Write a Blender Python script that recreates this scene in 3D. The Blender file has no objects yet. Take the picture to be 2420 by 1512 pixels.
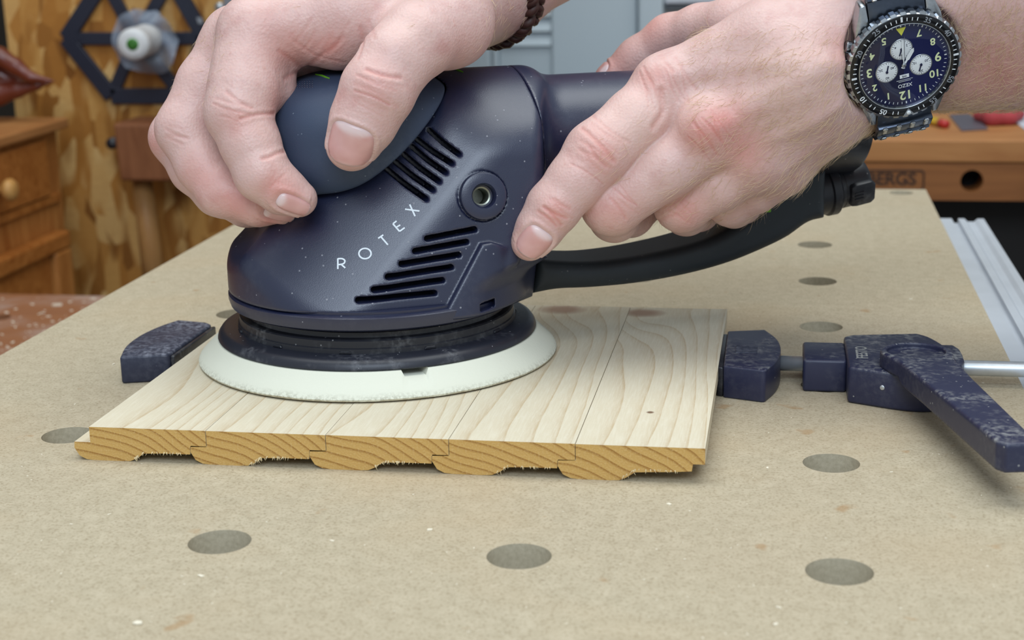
import bpy, bmesh, math, random
import numpy as np
from mathutils import Vector, Matrix
random.seed(7); rng = np.random.default_rng(7)
sc = bpy.context.scene
COL = sc.collection
MM = 0.001

# ------------------------------------------------------------------ camera
IW, IH, FPX = 2420.0, 1512.0, 3711.0
CAM = np.array([269.37, -440.82, 188.65])            # millimetres, table top is z = 0
PITCH, YAW, ROLL = 0.249604, -0.175109, -0.021439
_cy, _sy, _cp, _sp, _cr, _sr = (math.cos(YAW), math.sin(YAW), math.cos(PITCH), math.sin(PITCH), math.cos(ROLL), math.sin(ROLL))
_fwd = np.array([_sy*_cp, _cy*_cp, -_sp]); _rt = np.array([_cy, -_sy, 0.0]); _up = np.cross(_rt, _fwd)
CR = _cr*_rt + _sr*_up; CU = -_sr*_rt + _cr*_up; CF = _fwd
cd = bpy.data.cameras.new('camera'); co = bpy.data.objects.new('camera', cd); COL.objects.link(co)
cd.sensor_width = 36.0; cd.lens = 36.0*FPX/IW; cd.clip_start = 0.02; cd.clip_end = 50
co.matrix_world = Matrix(((CR[0], CU[0], -CF[0], CAM[0]*MM), (CR[1], CU[1], -CF[1], CAM[1]*MM), (CR[2], CU[2], -CF[2], CAM[2]*MM), (0, 0, 0, 1)))
cd.dof.use_dof = True; cd.dof.focus_distance = 0.60; cd.dof.aperture_fstop = 17.0
sc.camera = co
# ------------------------------------------------------------------ world, lamps, exposure
w = bpy.data.worlds.new('world'); sc.world = w; w.use_nodes = True
w.node_tree.nodes['Background'].inputs[0].default_value = (0.82, 0.92, 1.0, 1)
w.node_tree.nodes['Background'].inputs[1].default_value = 0.54
def lamp(name, loc, target, size, power, col):
    l = bpy.data.lights.new(name, 'AREA'); l.shape = 'RECTANGLE'; l.size, l.size_y = size; l.energy = power; l.color = col
    o = bpy.data.objects.new(name, l); COL.objects.link(o); o.location = loc
    o.rotation_euler = (Vector(target)-Vector(loc)).to_track_quat('-Z', 'Y').to_euler(); return o
lamp('ceiling_light', (0.2, 0.30, 1.95), (0.2, 0.25, 0), (2.4, 1.4), 35, (0.94, 0.985, 0.98))
lamp('window_light', (0.34, -1.30, 1.20), (0.13, 0.15, 0.08), (1.0, 0.7), 17, (0.80, 0.93, 1.08))
vs = sc.view_settings; vs.view_transform = 'Standard'; vs.look = 'None'; vs.gamma = 1; vs.use_curve_mapping = False; vs.exposure = 0.0
sc.cycles.use_denoising = True

# ------------------------------------------------------------------ pixel / plane helpers (measured off the photograph)
def rays(px, py):
    px = np.atleast_1d(np.asarray(px, float)); py = np.atleast_1d(np.asarray(py, float))
    d = ((px-IW/2)/FPX)[:, None]*CR - ((py-IH/2)/FPX)[:, None]*CU + CF
    return d/np.linalg.norm(d, axis=1)[:, None]
def at(px, py, x=None, y=None, z=None, depth=None):
    d = rays(px, py)[0]
    if depth is not None: return CAM + d*depth/(d@CF)
    i, v = (0, x) if x is not None else (1, y) if y is not None else (2, z)
    return CAM + d*(v-CAM[i])/d[i]
# sander frame: u along its motor, w towards the near side, v up
AZ = math.radians(26); SU = np.array([math.cos(AZ), math.sin(AZ), 0]); SN = np.array([math.sin(AZ), -math.cos(AZ), 0]); SC = np.array([102.0, 181.0, 0.0])
def lp(px, py, wv):                                   # point of the picture on the plane w = wv of the sander frame (world mm)
    d = rays(px, py)[0]; return CAM + d*(((SC+SN*wv-CAM)@SN)/(d@SN))
def toL(P): q = P-SC; return np.stack([q@SU, q@SN, q[:, 2]], 1)
def fromL(L): L = np.atleast_2d(L); return SC + L[:, :1]*SU + L[:, 1:2]*SN + L[:, 2:3]*np.array([0, 0, 1.0])

# ------------------------------------------------------------------ materials
def lin(c): c = np.array(c, float)/255; return tuple(np.where(c <= .04045, c/12.92, ((c+.055)/1.055)**2.4))+(1.0,)
class NB:
    def __init__(s, name):
        s.m = bpy.data.materials.new(name); s.m.use_nodes = True; s.t = s.m.node_tree; s.n = s.t.nodes; s.b = s.n['Principled BSDF']
    def add(s, typ, ins=None, **kw):
        n = s.n.new('ShaderNode'+typ)
        for k, v in kw.items(): setattr(n, k, v)
        for k, v in (ins or {}).items(): s.set(n, k, v)
        return n
    def set(s, n, k, v):
        if isinstance(v, bpy.types.Node): v = v.outputs[0]
        if isinstance(v, bpy.types.NodeSocket): s.t.links.new(v, n.inputs[k])
        else: n.inputs[k].default_value = v
    def math(s, op, a, b=0.0, c=0.0): return s.add('Math', {0: a, 1: b, 2: c}, operation=op).outputs[0]
    def coord(s, scale=(1, 1, 1), kind='Object'):
        tc = s.add('TexCoord'); return s.add('Mapping', {0: tc.outputs[kind], 3: scale}).outputs[0]
    def ramp(s, f, stops):
        r = s.add('ValToRGB', {0: f}); e = r.color_ramp.elements
        while len(e) < len(stops): e.new(0.5)
        for i, (p, c) in enumerate(stops): e[i].position = p; e[i].color = c
        return r.outputs[0]
    def mix(s, f, a, b, mode='MIX'):
        n = s.add('Mix', data_type='RGBA', blend_type=mode); s.set(n, 0, f); s.set(n, 6, a); s.set(n, 7, b); return n.outputs[2]
    def noise(s, v, scale, detail=2, rough=.5, dist=0.0): return s.add('TexNoise', {'Vector': v, 'Scale': scale, 'Detail': detail, 'Roughness': rough, 'Distortion': dist}).outputs[0]
    def bump(s, h, strength, dist): s.set(s.b, 'Normal', s.add('Bump', {'Height': h, 'Strength': strength, 'Distance': dist}).outputs[0])
    def done(s, **kw):
        for k, v in kw.items(): s.set(s.b, k.replace('_', ' '), v)
        return s.m
G = lambda v: (v, v, v, 1)
def plain(name, c, rough=.5, metal=0.0, var=.06, scale=300, bump=0.0, spec=.5):
    b = NB(name); co_ = b.coord(); nz = b.noise(co_, scale, 3)
    a = lin(c); hi = tuple(min(1, x*(1+var)) for x in a[:3])+(1,); lo = tuple(x*(1-var) for x in a[:3])+(1,)
    if bump: b.bump(nz, bump, .0006)
    return b.done(Base_Color=b.ramp(nz, [(.3, lo), (.7, hi)]), Roughness=rough, Metallic=metal, Specular_IOR_Level=spec)
def dusty(name, c, dust, rough=.5, amount=.5, grain=.25, spec=.5, dscale=38, lo=.5, top=False):   # moulded plastic with pale dust and scuffs
    b = NB(name); v = b.coord(); fine = b.noise(v, 2600, 2); sp = b.noise(v, 420, 3, .6); big = b.noise(v, dscale, 4, .65)
    f = b.math('MULTIPLY', b.ramp(big, [(lo, G(0)), (lo+.25, G(1))]), b.ramp(sp, [(.42, G(0)), (.66, G(1))]))
    f = b.math('MULTIPLY', f, amount)
    if top: f = b.math('MULTIPLY', f, b.ramp(b.add('SeparateXYZ', {0: b.add('NewGeometry').outputs['True Normal']}).outputs[2], [(.2, G(.12)), (.6, G(1))]))
    vor = b.add('TexVoronoi', {'Vector': v, 'Scale': 420.0, 'Randomness': 1.0}); sel = b.add('TexWhiteNoise', {'Vector': vor.outputs['Position']}, noise_dimensions='3D')
    dot = b.math('MULTIPLY', b.math('LESS_THAN', vor.outputs['Distance'], b.math('MULTIPLY', sel, .16)), b.math('GREATER_THAN', sel, .86))
    f2 = b.math('MAXIMUM', f, b.math('MULTIPLY', dot, .55))
    col = b.mix(f2, lin(c), lin(dust)); b.bump(fine, grain*.6, .0002)
    return b.done(Base_Color=col, Roughness=b.math('ADD', b.math('MULTIPLY', f2, .3), rough), Specular_IOR_Level=spec)

# ------------------------------------------------------------------ object helpers
ORG = {}                                             # world origin (mm) of every thing
def thing(name, label, cat, loc=(0, 0, 0), group=None):
    o = bpy.data.objects.new(name, None); COL.objects.link(o); o.empty_display_size = .02
    o.location = Vector(loc)*MM; ORG[o] = np.array(loc, float); o['label'] = label; o['category'] = cat
    if group: o['group'] = group
    return o
def root(o):
    while o.parent: o = o.parent
    return o
def place(o, me, parent, label=None):
    COL.objects.link(o)
    if parent: o.parent = parent
    if label: o['label'] = label
def mesh(name, V, F, mat, parent=None, smooth=True, label=None, org=None, sharp=None):
    V = np.asarray(V, float); og = ORG.get(root(parent), np.zeros(3)) if parent else (np.zeros(3) if org is None else np.array(org, float))
    me = bpy.data.meshes.new(name); V = (V-og)*MM
    if isinstance(F, np.ndarray):
        k = F.shape[1]; me.vertices.add(len(V)); me.vertices.foreach_set('co', V.astype(np.float32).ravel())
        me.loops.add(F.size); me.loops.foreach_set('vertex_index', F.astype(np.int32).ravel())
        me.polygons.add(len(F)); me.polygons.foreach_set('loop_start', np.arange(0, F.size, k, dtype=np.int32))
        me.update(calc_edges=True); me.validate()
    else:
        me.from_pydata([tuple(v) for v in V], [], [tuple(f) for f in F]); me.validate()
    me.polygons.foreach_set('use_smooth', [bool(smooth)]*len(me.polygons))
    if sharp:
        me.set_sharp_from_angle(angle=math.radians(sharp))
    o = bpy.data.objects.new(name, me)
    if org is not None and not parent: o.location = Vector(org)*MM; ORG[o] = np.array(org, float)
    elif not parent: ORG[o] = np.zeros(3)
    for m in (mat if isinstance(mat, (list, tuple)) else [mat]): me.materials.append(m)
    place(o, me, parent, label); return o
def tag(o, label, cat, group=None):
    o['label'] = label; o['category'] = cat
    if group: o['group'] = group
    return o
def struct(o): o['kind'] = 'structure'; return o
def frame_of(axis):
    z = np.array(axis, float); z /= np.linalg.norm(z); a = np.array([0, 0, 1.0]) if abs(z[2]) < .9 else np.array([1.0, 0, 0])
    x = np.cross(a, z); x /= np.linalg.norm(x); return x, np.cross(z, x), z
def lathe(prof, o=(0, 0, 0), axis=(0, 0, 1), n=96, closed=False):       # profile (r, h) along the axis -> V, F
    x, y, z = frame_of(axis); o = np.array(o, float); t = np.linspace(0, 2*np.pi, n, endpoint=False)
    V = np.concatenate([o + r*(np.cos(t)[:, None]*x + np.sin(t)[:, None]*y) + h*z for r, h in prof]); F = []
    m = len(prof)
    for i in range(m if closed else m-1):
        a, b = i*n, ((i+1) % m)*n
        for j in range(n): k = (j+1) % n; F.append((a+j, a+k, b+k, b+j))
    return V, F
def prism(poly, h0, h1, fr=None, o=(0, 0, 0), bevel=0.0, seg=2):         # 2D outline -> solid between h0 and h1, rounded edges
    bm = bmesh.new(); vs = [bm.verts.new((x, y, h0)) for x, y in poly]; f = bm.faces.new(vs)
    r = bmesh.ops.extrude_face_region(bm, geom=[f]); bmesh.ops.translate(bm, verts=[v for v in r['geom'] if isinstance(v, bmesh.types.BMVert)], vec=(0, 0, h1-h0))
    bmesh.ops.recalc_face_normals(bm, faces=bm.faces)
    if bevel:
        es = [e for e in bm.edges if e.is_manifold and e.calc_face_angle(0) > .5]
        bmesh.ops.bevel(bm, geom=es, offset=bevel, segments=seg, affect='EDGES', profile=.5, clamp_overlap=True)
    bm.verts.index_update(); V = np.array([v.co[:] for v in bm.verts]); F = [[v.index for v in f.verts] for f in bm.faces]; bm.free()
    if fr is not None: V = np.array(o, float) + V[:, :1]*fr[0] + V[:, 1:2]*fr[1] + V[:, 2:3]*fr[2]
    else: V = V + np.array(o, float)
    return V, F
def box(lo, hi, bevel=0.0, seg=2): return prism([(lo[0], lo[1]), (hi[0], lo[1]), (hi[0], hi[1]), (lo[0], hi[1])], lo[2], hi[2], bevel=bevel, seg=seg)
def joinm(*ms):
    V, F, k = [], [], 0
    for v, f in ms: V.append(np.asarray(v)); F += [[i+k for i in q] for q in f]; k += len(v)
    return np.concatenate(V), F
def tube(pts, rad, n=12, caps=True):
    pts = np.asarray(pts, float); m = len(pts); rad = np.broadcast_to(rad, m); T = np.gradient(pts, axis=0); T /= np.linalg.norm(T, axis=1)[:, None]
    x, y, _ = frame_of(T[0]); t = np.linspace(0, 2*np.pi, n, endpoint=False); V, F = [], []
    for i in range(m):
        x = x - T[i]*(x@T[i]); x /= np.linalg.norm(x); y = np.cross(T[i], x)
        V.append(pts[i] + rad[i]*(np.cos(t)[:, None]*x + np.sin(t)[:, None]*y))
    for i in range(m-1):
        for j in range(n): k = (j+1) % n; F.append((i*n+j, i*n+k, (i+1)*n+k, (i+1)*n+j))
    if caps: F.append(tuple(range(n-1, -1, -1))); F.append(tuple((m-1)*n+j for j in range(n)))
    return np.concatenate(V), F
def spline(pts, n):
    pts = np.asarray(pts, float); m = len(pts); P = np.vstack([2*pts[0]-pts[1], pts, 2*pts[-1]-pts[-2]]); out = []
    for t in np.linspace(0, m-1, n):
        i = min(int(t), m-2); f = t-i; a, b, c, d = P[i], P[i+1], P[i+2], P[i+3]
        out.append(.5*(2*b+(c-a)*f+(2*a-5*b+4*c-d)*f*f+(3*b-a-3*c+d)*f**3))
    return np.array(out)
def text(s, size, fr, o, mat, parent, name='lettering', depth=.05, bold=0.0, center=True, label=None, spacing=1.0):
    cu = bpy.data.curves.new(name, 'FONT'); cu.body = s; cu.size = size; cu.extrude = depth; cu.offset = bold; cu.space_character = spacing
    if center: cu.align_x = 'CENTER'; cu.align_y = 'CENTER'
    t = bpy.data.objects.new(name, cu); COL.objects.link(t); dg = bpy.context.evaluated_depsgraph_get(); me = t.evaluated_get(dg).to_mesh()
    V = np.array([v.co[:] for v in me.vertices]); F = [tuple(p.vertices) for p in me.polygons]
    bpy.data.objects.remove(t); bpy.data.curves.remove(cu)
    V = np.array(o, float) + V[:, :1]*fr[0] + V[:, 1:2]*fr[1] + V[:, 2:3]*fr[2]
    if parent is None: return V, F
    return mesh(name, V, F, mat, parent, smooth=False, label=label)

# ------------------------------------------------------------------ distance fields and their meshes
def smin(a, b, k): h = np.clip(.5+.5*(b-a)/k, 0, 1); return b+(a-b)*h-k*h*(1-h)
def smax(a, b, k): return -smin(-a, -b, k)
def rcone(P, a, b, r1, r2):                            # tapered capsule
    ba = b-a; l2 = ba@ba; rr = r1-r2; a2 = l2-rr*rr
    if a2 <= 0: return np.linalg.norm(P-(a if r1 > r2 else b), axis=1)-max(r1, r2)
    il = 1/l2; pa = P-a; y = pa@ba; z = y-l2; q = pa*l2-y[:, None]*ba; x2 = np.einsum('ij,ij->i', q, q); y2 = y*y*l2; z2 = z*z*l2
    k = np.sign(rr)*rr*rr*x2
    d = (np.sqrt(x2*a2*il)+y*rr)*il-r1
    d = np.where(np.sign(z)*a2*z2 > k, np.sqrt(x2+z2)*il-r2, np.where(np.sign(y)*a2*y2 < k, np.sqrt(x2+y2)*il-r1, d)); return d
def poly2(x, y, pts):                                  # exact signed distance to a polygon
    pts = np.asarray(pts, float); n = len(pts); d = np.full(len(x), 1e18); s = np.ones(len(x))
    for i in range(n):
        a, b = pts[i], pts[i-1]; e = b-a; wx, wy = x-a[0], y-a[1]; t = np.clip((wx*e[0]+wy*e[1])/(e@e), 0, 1)
        d = np.minimum(d, (wx-e[0]*t)**2+(wy-e[1]*t)**2)
        c1, c2, c3 = y >= a[1], y < b[1], e[0]*wy > e[1]*wx; s = np.where((c1 & c2 & c3) | (~c1 & ~c2 & ~c3), -s, s)
    return s*np.sqrt(d)
def seg2(x, y, a, b):
    e = np.subtract(b, a); wx, wy = x-a[0], y-a[1]; t = np.clip((wx*e[0]+wy*e[1])/(e@e), 0, 1); return np.hypot(wx-e[0]*t, wy-e[1]*t)
def evalf(fn, P, ch=200000): return np.concatenate([fn(P[i:i+ch]) for i in range(0, len(P), ch)]) if len(P) else np.zeros(0)
def grad(fn, P, e=.05):
    g = np.stack([evalf(fn, P+np.eye(3)[i]*e)-evalf(fn, P-np.eye(3)[i]*e) for i in range(3)], 1)/(2*e); return g
def sdf_mesh(fn, lo, hi, h, newton=1):
    B = 8; lo = np.array(lo, float); nb = np.ceil((np.array(hi)-lo)/(h*B)).astype(int); n = nb*B
    cc = np.stack(np.meshgrid(*[np.arange(k) for k in nb], indexing='ij'), -1).reshape(-1, 3)
    dc = evalf(fn, lo+(cc*B+B/2-.5)*h); act = cc[np.abs(dc) < B*h*1.25]
    D = np.repeat(np.repeat(np.repeat(dc.reshape(nb).astype(np.float32), B, 0), B, 1), B, 2)
    off = np.stack(np.meshgrid(*[np.arange(B)]*3, indexing='ij'), -1).reshape(-1, 3)
    for i in range(0, len(act), 600):
        I = (act[i:i+600, None]*B+off).reshape(-1, 3); D[I[:, 0], I[:, 1], I[:, 2]] = fn(lo+I*h)
    S = D < 0; cnt = np.zeros(n-1, np.int8)
    co8 = [(a, b, c) for a in (0, 1) for b in (0, 1) for c in (0, 1)]
    for a, b, c in co8: cnt += S[a:n[0]-1+a, b:n[1]-1+b, c:n[2]-1+c]
    I = np.argwhere((cnt > 0) & (cnt < 8)); val = np.stack([D[I[:, 0]+a, I[:, 1]+b, I[:, 2]+c] for a, b, c in co8], 1)
    acc = np.zeros((len(I), 3)); num = np.zeros(len(I))
    for i in range(8):
        for j in range(i+1, 8):
            if sum(abs(p-q) for p, q in zip(co8[i], co8[j])) == 1:
                m = (val[:, i] < 0) != (val[:, j] < 0); t = np.where(m, val[:, i]/np.where(m, val[:, i]-val[:, j], 1), 0)
                acc += m[:, None]*(np.array(co8[i])+t[:, None]*(np.array(co8[j])-np.array(co8[i]))); num += m
    V = lo+(I+acc/num[:, None])*h; ix = np.full(n-1, -1, np.int32); ix[I[:, 0], I[:, 1], I[:, 2]] = np.arange(len(I)); Fs = []
    for ax in range(3):
        s0 = [slice(1, -1)]*3; s0[ax] = slice(0, -1); s1 = list(s0); s1[ax] = slice(1, None)
        a = S[tuple(s0)]; b = S[tuple(s1)]; E = np.argwhere(a != b)
        fl = a[E[:, 0], E[:, 1], E[:, 2]]; o = np.ones(3, int); o[ax] = 0; E = E+o
        p, q = [(1, 2), (2, 0), (0, 1)][ax]; ep, eq = np.eye(3, dtype=int)[p], np.eye(3, dtype=int)[q]
        g = lambda X: ix[np.clip(X[:, 0], 0, n[0]-2), np.clip(X[:, 1], 0, n[1]-2), np.clip(X[:, 2], 0, n[2]-2)]
        Q = np.stack([g(E-ep-eq), g(E-eq), g(E), g(E-ep)], 1); Q[~fl] = Q[~fl][:, ::-1]; Fs.append(Q[(Q >= 0).all(1)])
    for _ in range(newton):
        d = evalf(fn, V); gr = np.stack([evalf(fn, V+np.eye(3)[i]*.05)-d for i in range(3)], 1)/.05; g2 = np.maximum((gr**2).sum(1), .05); V = V-np.clip(d/g2, -.6*h, .6*h)[:, None]*gr
    return V, np.concatenate(Fs)
def vnormals(V, F):
    n = np.cross(V[F[:, 2]]-V[F[:, 0]], V[F[:, 3]]-V[F[:, 1]]); N = np.stack([np.bincount(F.ravel(), np.repeat(n[:, i], 4), len(V)) for i in range(3)], 1); return N/(np.linalg.norm(N, axis=1)[:, None]+1e-9)
def cast(fn, px, py, t0=420.0, t1=1100.0, steps=60):   # where the sight lines of picture points meet a surface
    d = rays(px, py); t = np.full(len(d), t0)
    for _ in range(steps): t = t+np.clip(evalf(fn, CAM+d*t[:, None])*.85, -5, 60)
    return CAM+d*t[:, None], t < t1

# ================================================================== MATERIALS
def mat_mdf():
    b = NB('mdf'); v = b.coord(); fine = b.noise(v, 900, 3, .65); mid = b.noise(v, 160, 4, .6); big = b.noise(v, 9, 3)
    fib = b.add('Mapping', {0: b.add('TexCoord').outputs['Object'], 2: (0, 0, .5), 3: (1, 2.6, 1)}).outputs[0]
    f2 = b.noise(fib, 420, 3, .7, 2.0)
    f3 = b.noise(b.add('Mapping', {0: b.add('TexCoord').outputs['Object'], 2: (0, 0, -.6), 3: (1, 3.2, 1)}).outputs[0], 620, 3, .7, 3.0)
    c = b.ramp(mid, [(.3, lin((176, 163, 138))), (.7, lin((190, 177, 152)))])
    c = b.mix(b.ramp(fine, [(.36, G(.55)), (.5, G(0))]), c, lin((142, 126, 98)))
    c = b.mix(b.ramp(f2, [(.30, G(.8)), (.37, G(0))]), c, lin((112, 94, 70)))
    c = b.mix(b.ramp(f3, [(.30, G(.75)), (.36, G(0))]), c, lin((108, 92, 70)))
    c = b.mix(b.ramp(f2, [(.66, G(0)), (.76, G(.7))]), c, lin((218, 208, 184)))
    c = b.mix(b.ramp(f3, [(.68, G(0)), (.78, G(.7))]), c, lin((222, 212, 190)))
    st = b.noise(v, 70, 2, .5); c = b.mix(b.ramp(st, [(.70, G(0)), (.76, G(.5))]), c, lin((158, 118, 70))); tan = b.noise(v, 14, 3, .5); c = b.mix(b.ramp(tan, [(.5, G(0)), (.75, G(.3))]), c, lin((184, 158, 122)))
    c = b.mix(b.ramp(big, [(.35, G(0)), (.75, G(.14))]), c, lin((160, 134, 108)))
    b.bump(b.math('ADD', fine, f2), .25, .0003)
    return b.done(Base_Color=c, Roughness=.72, Specular_IOR_Level=.25)
def mat_mdf_cut():
    b = NB('mdf_cut_edge'); v = b.coord(); n = b.noise(v, 700, 3, .6); b.bump(n, .3, .0003)
    return b.done(Base_Color=b.ramp(n, [(.3, lin((178, 167, 142))), (.7, lin((198, 187, 162)))]), Roughness=.8)
def mat_plank(end, knots, seed):                        # one growth-ring field: lines on the faces, arcs on the sawn ends
    b = NB('spruce_end_grain' if end else 'spruce'); tc = b.add('TexCoord').outputs['Object']
    R_ = random.Random(seed*13+1); x, y, z = b.add('SeparateXYZ', {0: tc}).outputs
    big = b.noise(b.add('Mapping', {0: tc, 1: (seed*3.1, seed*1.7, 0), 3: (24, 5.0, 24)}).outputs[0], 1.0, 1)
    wob = b.noise(b.add('Mapping', {0: tc, 3: (190, 40, 190)}).outputs[0], 1.0, 2)
    px_ = b.math('ADD', x, .010+R_.uniform(0, .009)); pz = b.math('ADD', z, .056+R_.uniform(0, .010))
    rr = b.math('SQRT', b.math('ADD', b.math('MULTIPLY', px_, px_), b.math('MULTIPLY', pz, pz)))
    rr = b.math('ADD', rr, b.math('MULTIPLY', b.math('SUBTRACT', big, .5), .013)); rr = b.math('ADD', rr, b.math('MULTIPLY', b.math('SUBTRACT', wob, .5), .0003))
    for (kx, ky, rx, ry, amp) in knots:
        if amp == 0: continue
        dx = b.math('DIVIDE', b.math('SUBTRACT', x, kx), rx*1.8); dy = b.math('DIVIDE', b.math('SUBTRACT', y, ky), ry*4.5)
        d2 = b.math('ADD', b.math('MULTIPLY', dx, dx), b.math('MULTIPLY', dy, dy))
        rr = b.math('ADD', rr, b.math('MULTIPLY', b.math('POWER', 2.718, b.math('MULTIPLY', d2, -1.0)), amp))
    ph = b.math('FRACT', b.math('MULTIPLY', rr, 1/.0031))
    line = b.ramp(ph, [(0, G(0)), (.5, G(.06)), (.86, G(.42)), (.965, G(1)), (1, G(0))] if not end else [(0, G(0)), (.66, G(.10)), (.93, G(1)), (1, G(0))])
    fine = b.noise(b.add('Mapping', {0: tc, 3: (1500, 90, 1500)}).outputs[0], 1.0, 2); sp = b.noise(tc, 1300, 2, .6)
    if end:
        c = b.mix(line, lin((208, 168, 100)), lin((158, 112, 54))); pores = b.noise(tc, 1400, 3, .7)
        c = b.mix(b.ramp(pores, [(.5, G(0)), (.72, G(.5))]), c, lin((228, 198, 142))); b.bump(pores, .6, .0005)
        return b.done(Base_Color=c, Roughness=.85, Specular_IOR_Level=.2)
    c = b.mix(b.math('MULTIPLY', line, .62), lin((212, 201, 176)), lin((178, 148, 104)))
    c = b.mix(b.ramp(fine, [(.42, G(0)), (.7, G(.35))]), c, lin((226, 219, 199)))
    c = b.mix(b.ramp(sp, [(.6, G(0)), (.75, G(.35))]), c, lin((230, 226, 212)))
    for (kx, ky, rx, ry, amp) in knots:
        dx = b.math('DIVIDE', b.math('SUBTRACT', x, kx), rx); dy = b.math('DIVIDE', b.math('SUBTRACT', y, ky), ry)
        d = b.math('ADD', b.math('ADD', b.math('MULTIPLY', dx, dx), b.math('MULTIPLY', dy, dy)), b.math('MULTIPLY', b.math('SUBTRACT', wob, .5), .4))
        c = b.mix(b.ramp(d, [(.15, G(.95)), (.5, G(.6)), (1.0, G(0))]), c, lin((164, 134, 112) if amp else (112, 82, 60)))
    b.bump(b.math('ADD', fine, b.math('MULTIPLY', line, .6)), .25, .0003)
    return b.done(Base_Color=c, Roughness=.62, Specular_IOR_Level=.3)
def mat_wood(name, c1, c2, scale=(60, 3, 60), rough=.5, wave=1.0):
    b = NB(name); v = b.add('Mapping', {0: b.add('TexCoord').outputs['Object'], 3: scale}).outputs[0]
    n = b.noise(v, 1.0, 4, .6, 1.2*wave); n2 = b.noise(v, 6.0, 2, .6)
    c = b.mix(b.ramp(n, [(.3, G(0)), (.7, G(1))]), lin(c1), lin(c2)); c = b.mix(b.math('MULTIPLY', n2, .18), c, lin(c2))
    return b.done(Base_Color=c, Roughness=rough, Specular_IOR_Level=.3)
def mat_pad():
    b = NB('cream_foam'); v = b.coord(); z = b.add('SeparateXYZ', {0: v}).outputs[2]; sp = b.noise(v, 700, 3, .7); wob = b.noise(v, 60, 2); st = b.noise(v, 34, 3)
    h = b.math('ADD', b.math('MULTIPLY', b.math('SUBTRACT', z, .0008), 260), b.math('MULTIPLY', b.math('SUBTRACT', wob, .5), .7))
    c = b.mix(b.math('MULTIPLY', b.ramp(h, [(.1, G(.5)), (.75, G(0))]), b.ramp(sp, [(.42, G(0)), (.6, G(1))])), lin((221, 221, 204)), lin((128, 122, 98)))
    c = b.mix(b.ramp(h, [(-.0, G(.55)), (.12, G(0))]), c, lin((150, 132, 96))); c = b.mix(b.ramp(st, [(.68, G(0)), (.78, G(.3))]), c, lin((196, 184, 146))); b.bump(sp, .25, .0004)
    return b.done(Base_Color=c, Roughness=.7, Specular_IOR_Level=.25)
M = {}
M['mdf'] = mat_mdf(); M['mdf_cut'] = mat_mdf_cut()
M['navy'] = dusty('navy_plastic', (24, 30, 58), (160, 160, 168), .36, .05, .35, .85)
M['black'] = dusty('black_plastic', (30, 31, 38), (150, 150, 150), .38, .35, .15, .5)
M['ring'] = dusty('black_ring_plastic', (34, 36, 46), (165, 165, 170), .4, .4, .15, .5, 60, .52)
M['grip'] = dusty('soft_rubber', (54, 66, 88), (130, 142, 155), .56, .16, .3, .4)
M['handle'] = dusty('handle_rubber', (36, 42, 47), (110, 110, 110), .5, .04, .2, .4)
M['clamp'] = dusty('clamp_plastic', (40, 43, 68), (168, 168, 164), .42, .75, .2, .5, 45, .44, True)
M['stop'] = dusty('stop_plastic', (46, 50, 68), (150, 152, 164), .5, .7, .2, .4, 25, .36, True)
M['pad'] = mat_pad()
M['steel'] = plain('bright_steel', (205, 210, 214), .42, .8, .05)
M['alu'] = plain('anodised_aluminium', (196, 200, 206), .5, .25, .04, 40)
M['dark'] = plain('hole_shade', (12, 12, 14), .9)
M['white_paint'] = plain('white_print', (222, 230, 236), .5)
M['green'] = plain('green_print', (112, 176, 40), .5)

# ================================================================== WORKBENCH: perforated table
bench = thing('perforated_workbench', 'tan fibreboard workbench top with rows of round holes and an aluminium side rail', 'workbench', (142, 300, -18))
X0, X1, Y0, Y1, TH = -83.0, 367.0, -260.0, 677.5, 18.0
holes = [(c*96.0, r*96.0, 10.0) for c in range(0, 4) for r in range(-2, 7) if not (r == 6 and c == 3)]
_p = at(2129.7, 455.4, z=0); holes.append((_p[0], _p[1], 8.0))
bm = bmesh.new(); es = []
def loop(pts):
    vs_ = [bm.verts.new((x, y, 0)) for x, y in pts]
    for i in range(len(vs_)): es.append(bm.edges.new((vs_[i], vs_[i-1])))
loop([(X0, Y0), (X1, Y0), (X1, Y1), (X0, Y1)])
for hx, hy, hr in holes:
    t = np.linspace(0, 2*np.pi, 72, endpoint=False); loop(np.stack([hx+hr*np.cos(t), hy+hr*np.sin(t)], 1))
r = bmesh.ops.triangle_fill(bm, edges=es, use_beauty=True, use_dissolve=False)
bmesh.ops.recalc_face_normals(bm, faces=bm.faces)
if sum(f.normal.z for f in bm.faces) < 0: bmesh.ops.reverse_faces(bm, faces=bm.faces)
top = list(bm.faces); rim = [e for e in bm.edges if e.is_boundary]
x_ = bmesh.ops.extrude_edge_only(bm, edges=rim); nv = [g for g in x_['geom'] if isinstance(g, bmesh.types.BMVert)]
for v in nv: v.co.z = -TH
for f in bm.faces: f.material_index = 0 if f in set(top) else 1
bm.verts.index_update(); V = np.array([v.co[:] for v in bm.verts]); F = [[v.index for v in f.verts] for f in bm.faces]; MI = [f.material_index for f in bm.faces]; bm.free()
o = mesh('tabletop', V, F, [M['mdf'], M['mdf_cut']], bench, smooth=False); o.data.polygons.foreach_set('material_index', MI)
rail = [(0, -4), (9, -4), (9, -7), (13, -7), (13, -4), (17, -4), (19, -6), (23, -6), (25, -4), (29, -4), (29, -34), (0, -34)]
V, F = prism([(x, z) for x, z in rail], 0, 1, bevel=0)
V = np.stack([X1+.4+V[:, 0], np.where(V[:, 2] > .5, Y0, 590.0), V[:, 1]], 1); mesh('side_rail', V, [f[::-1] for f in F], M['alu'], bench, smooth=False)
for x in (X0+30, X1-70):
    for y in (Y0+30, Y1-120):
        V, F = box((x, y, -900), (x+40, y+40, -TH-.1), 2); mesh('leg', V, F, M['alu'], bench, smooth=False)

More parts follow.
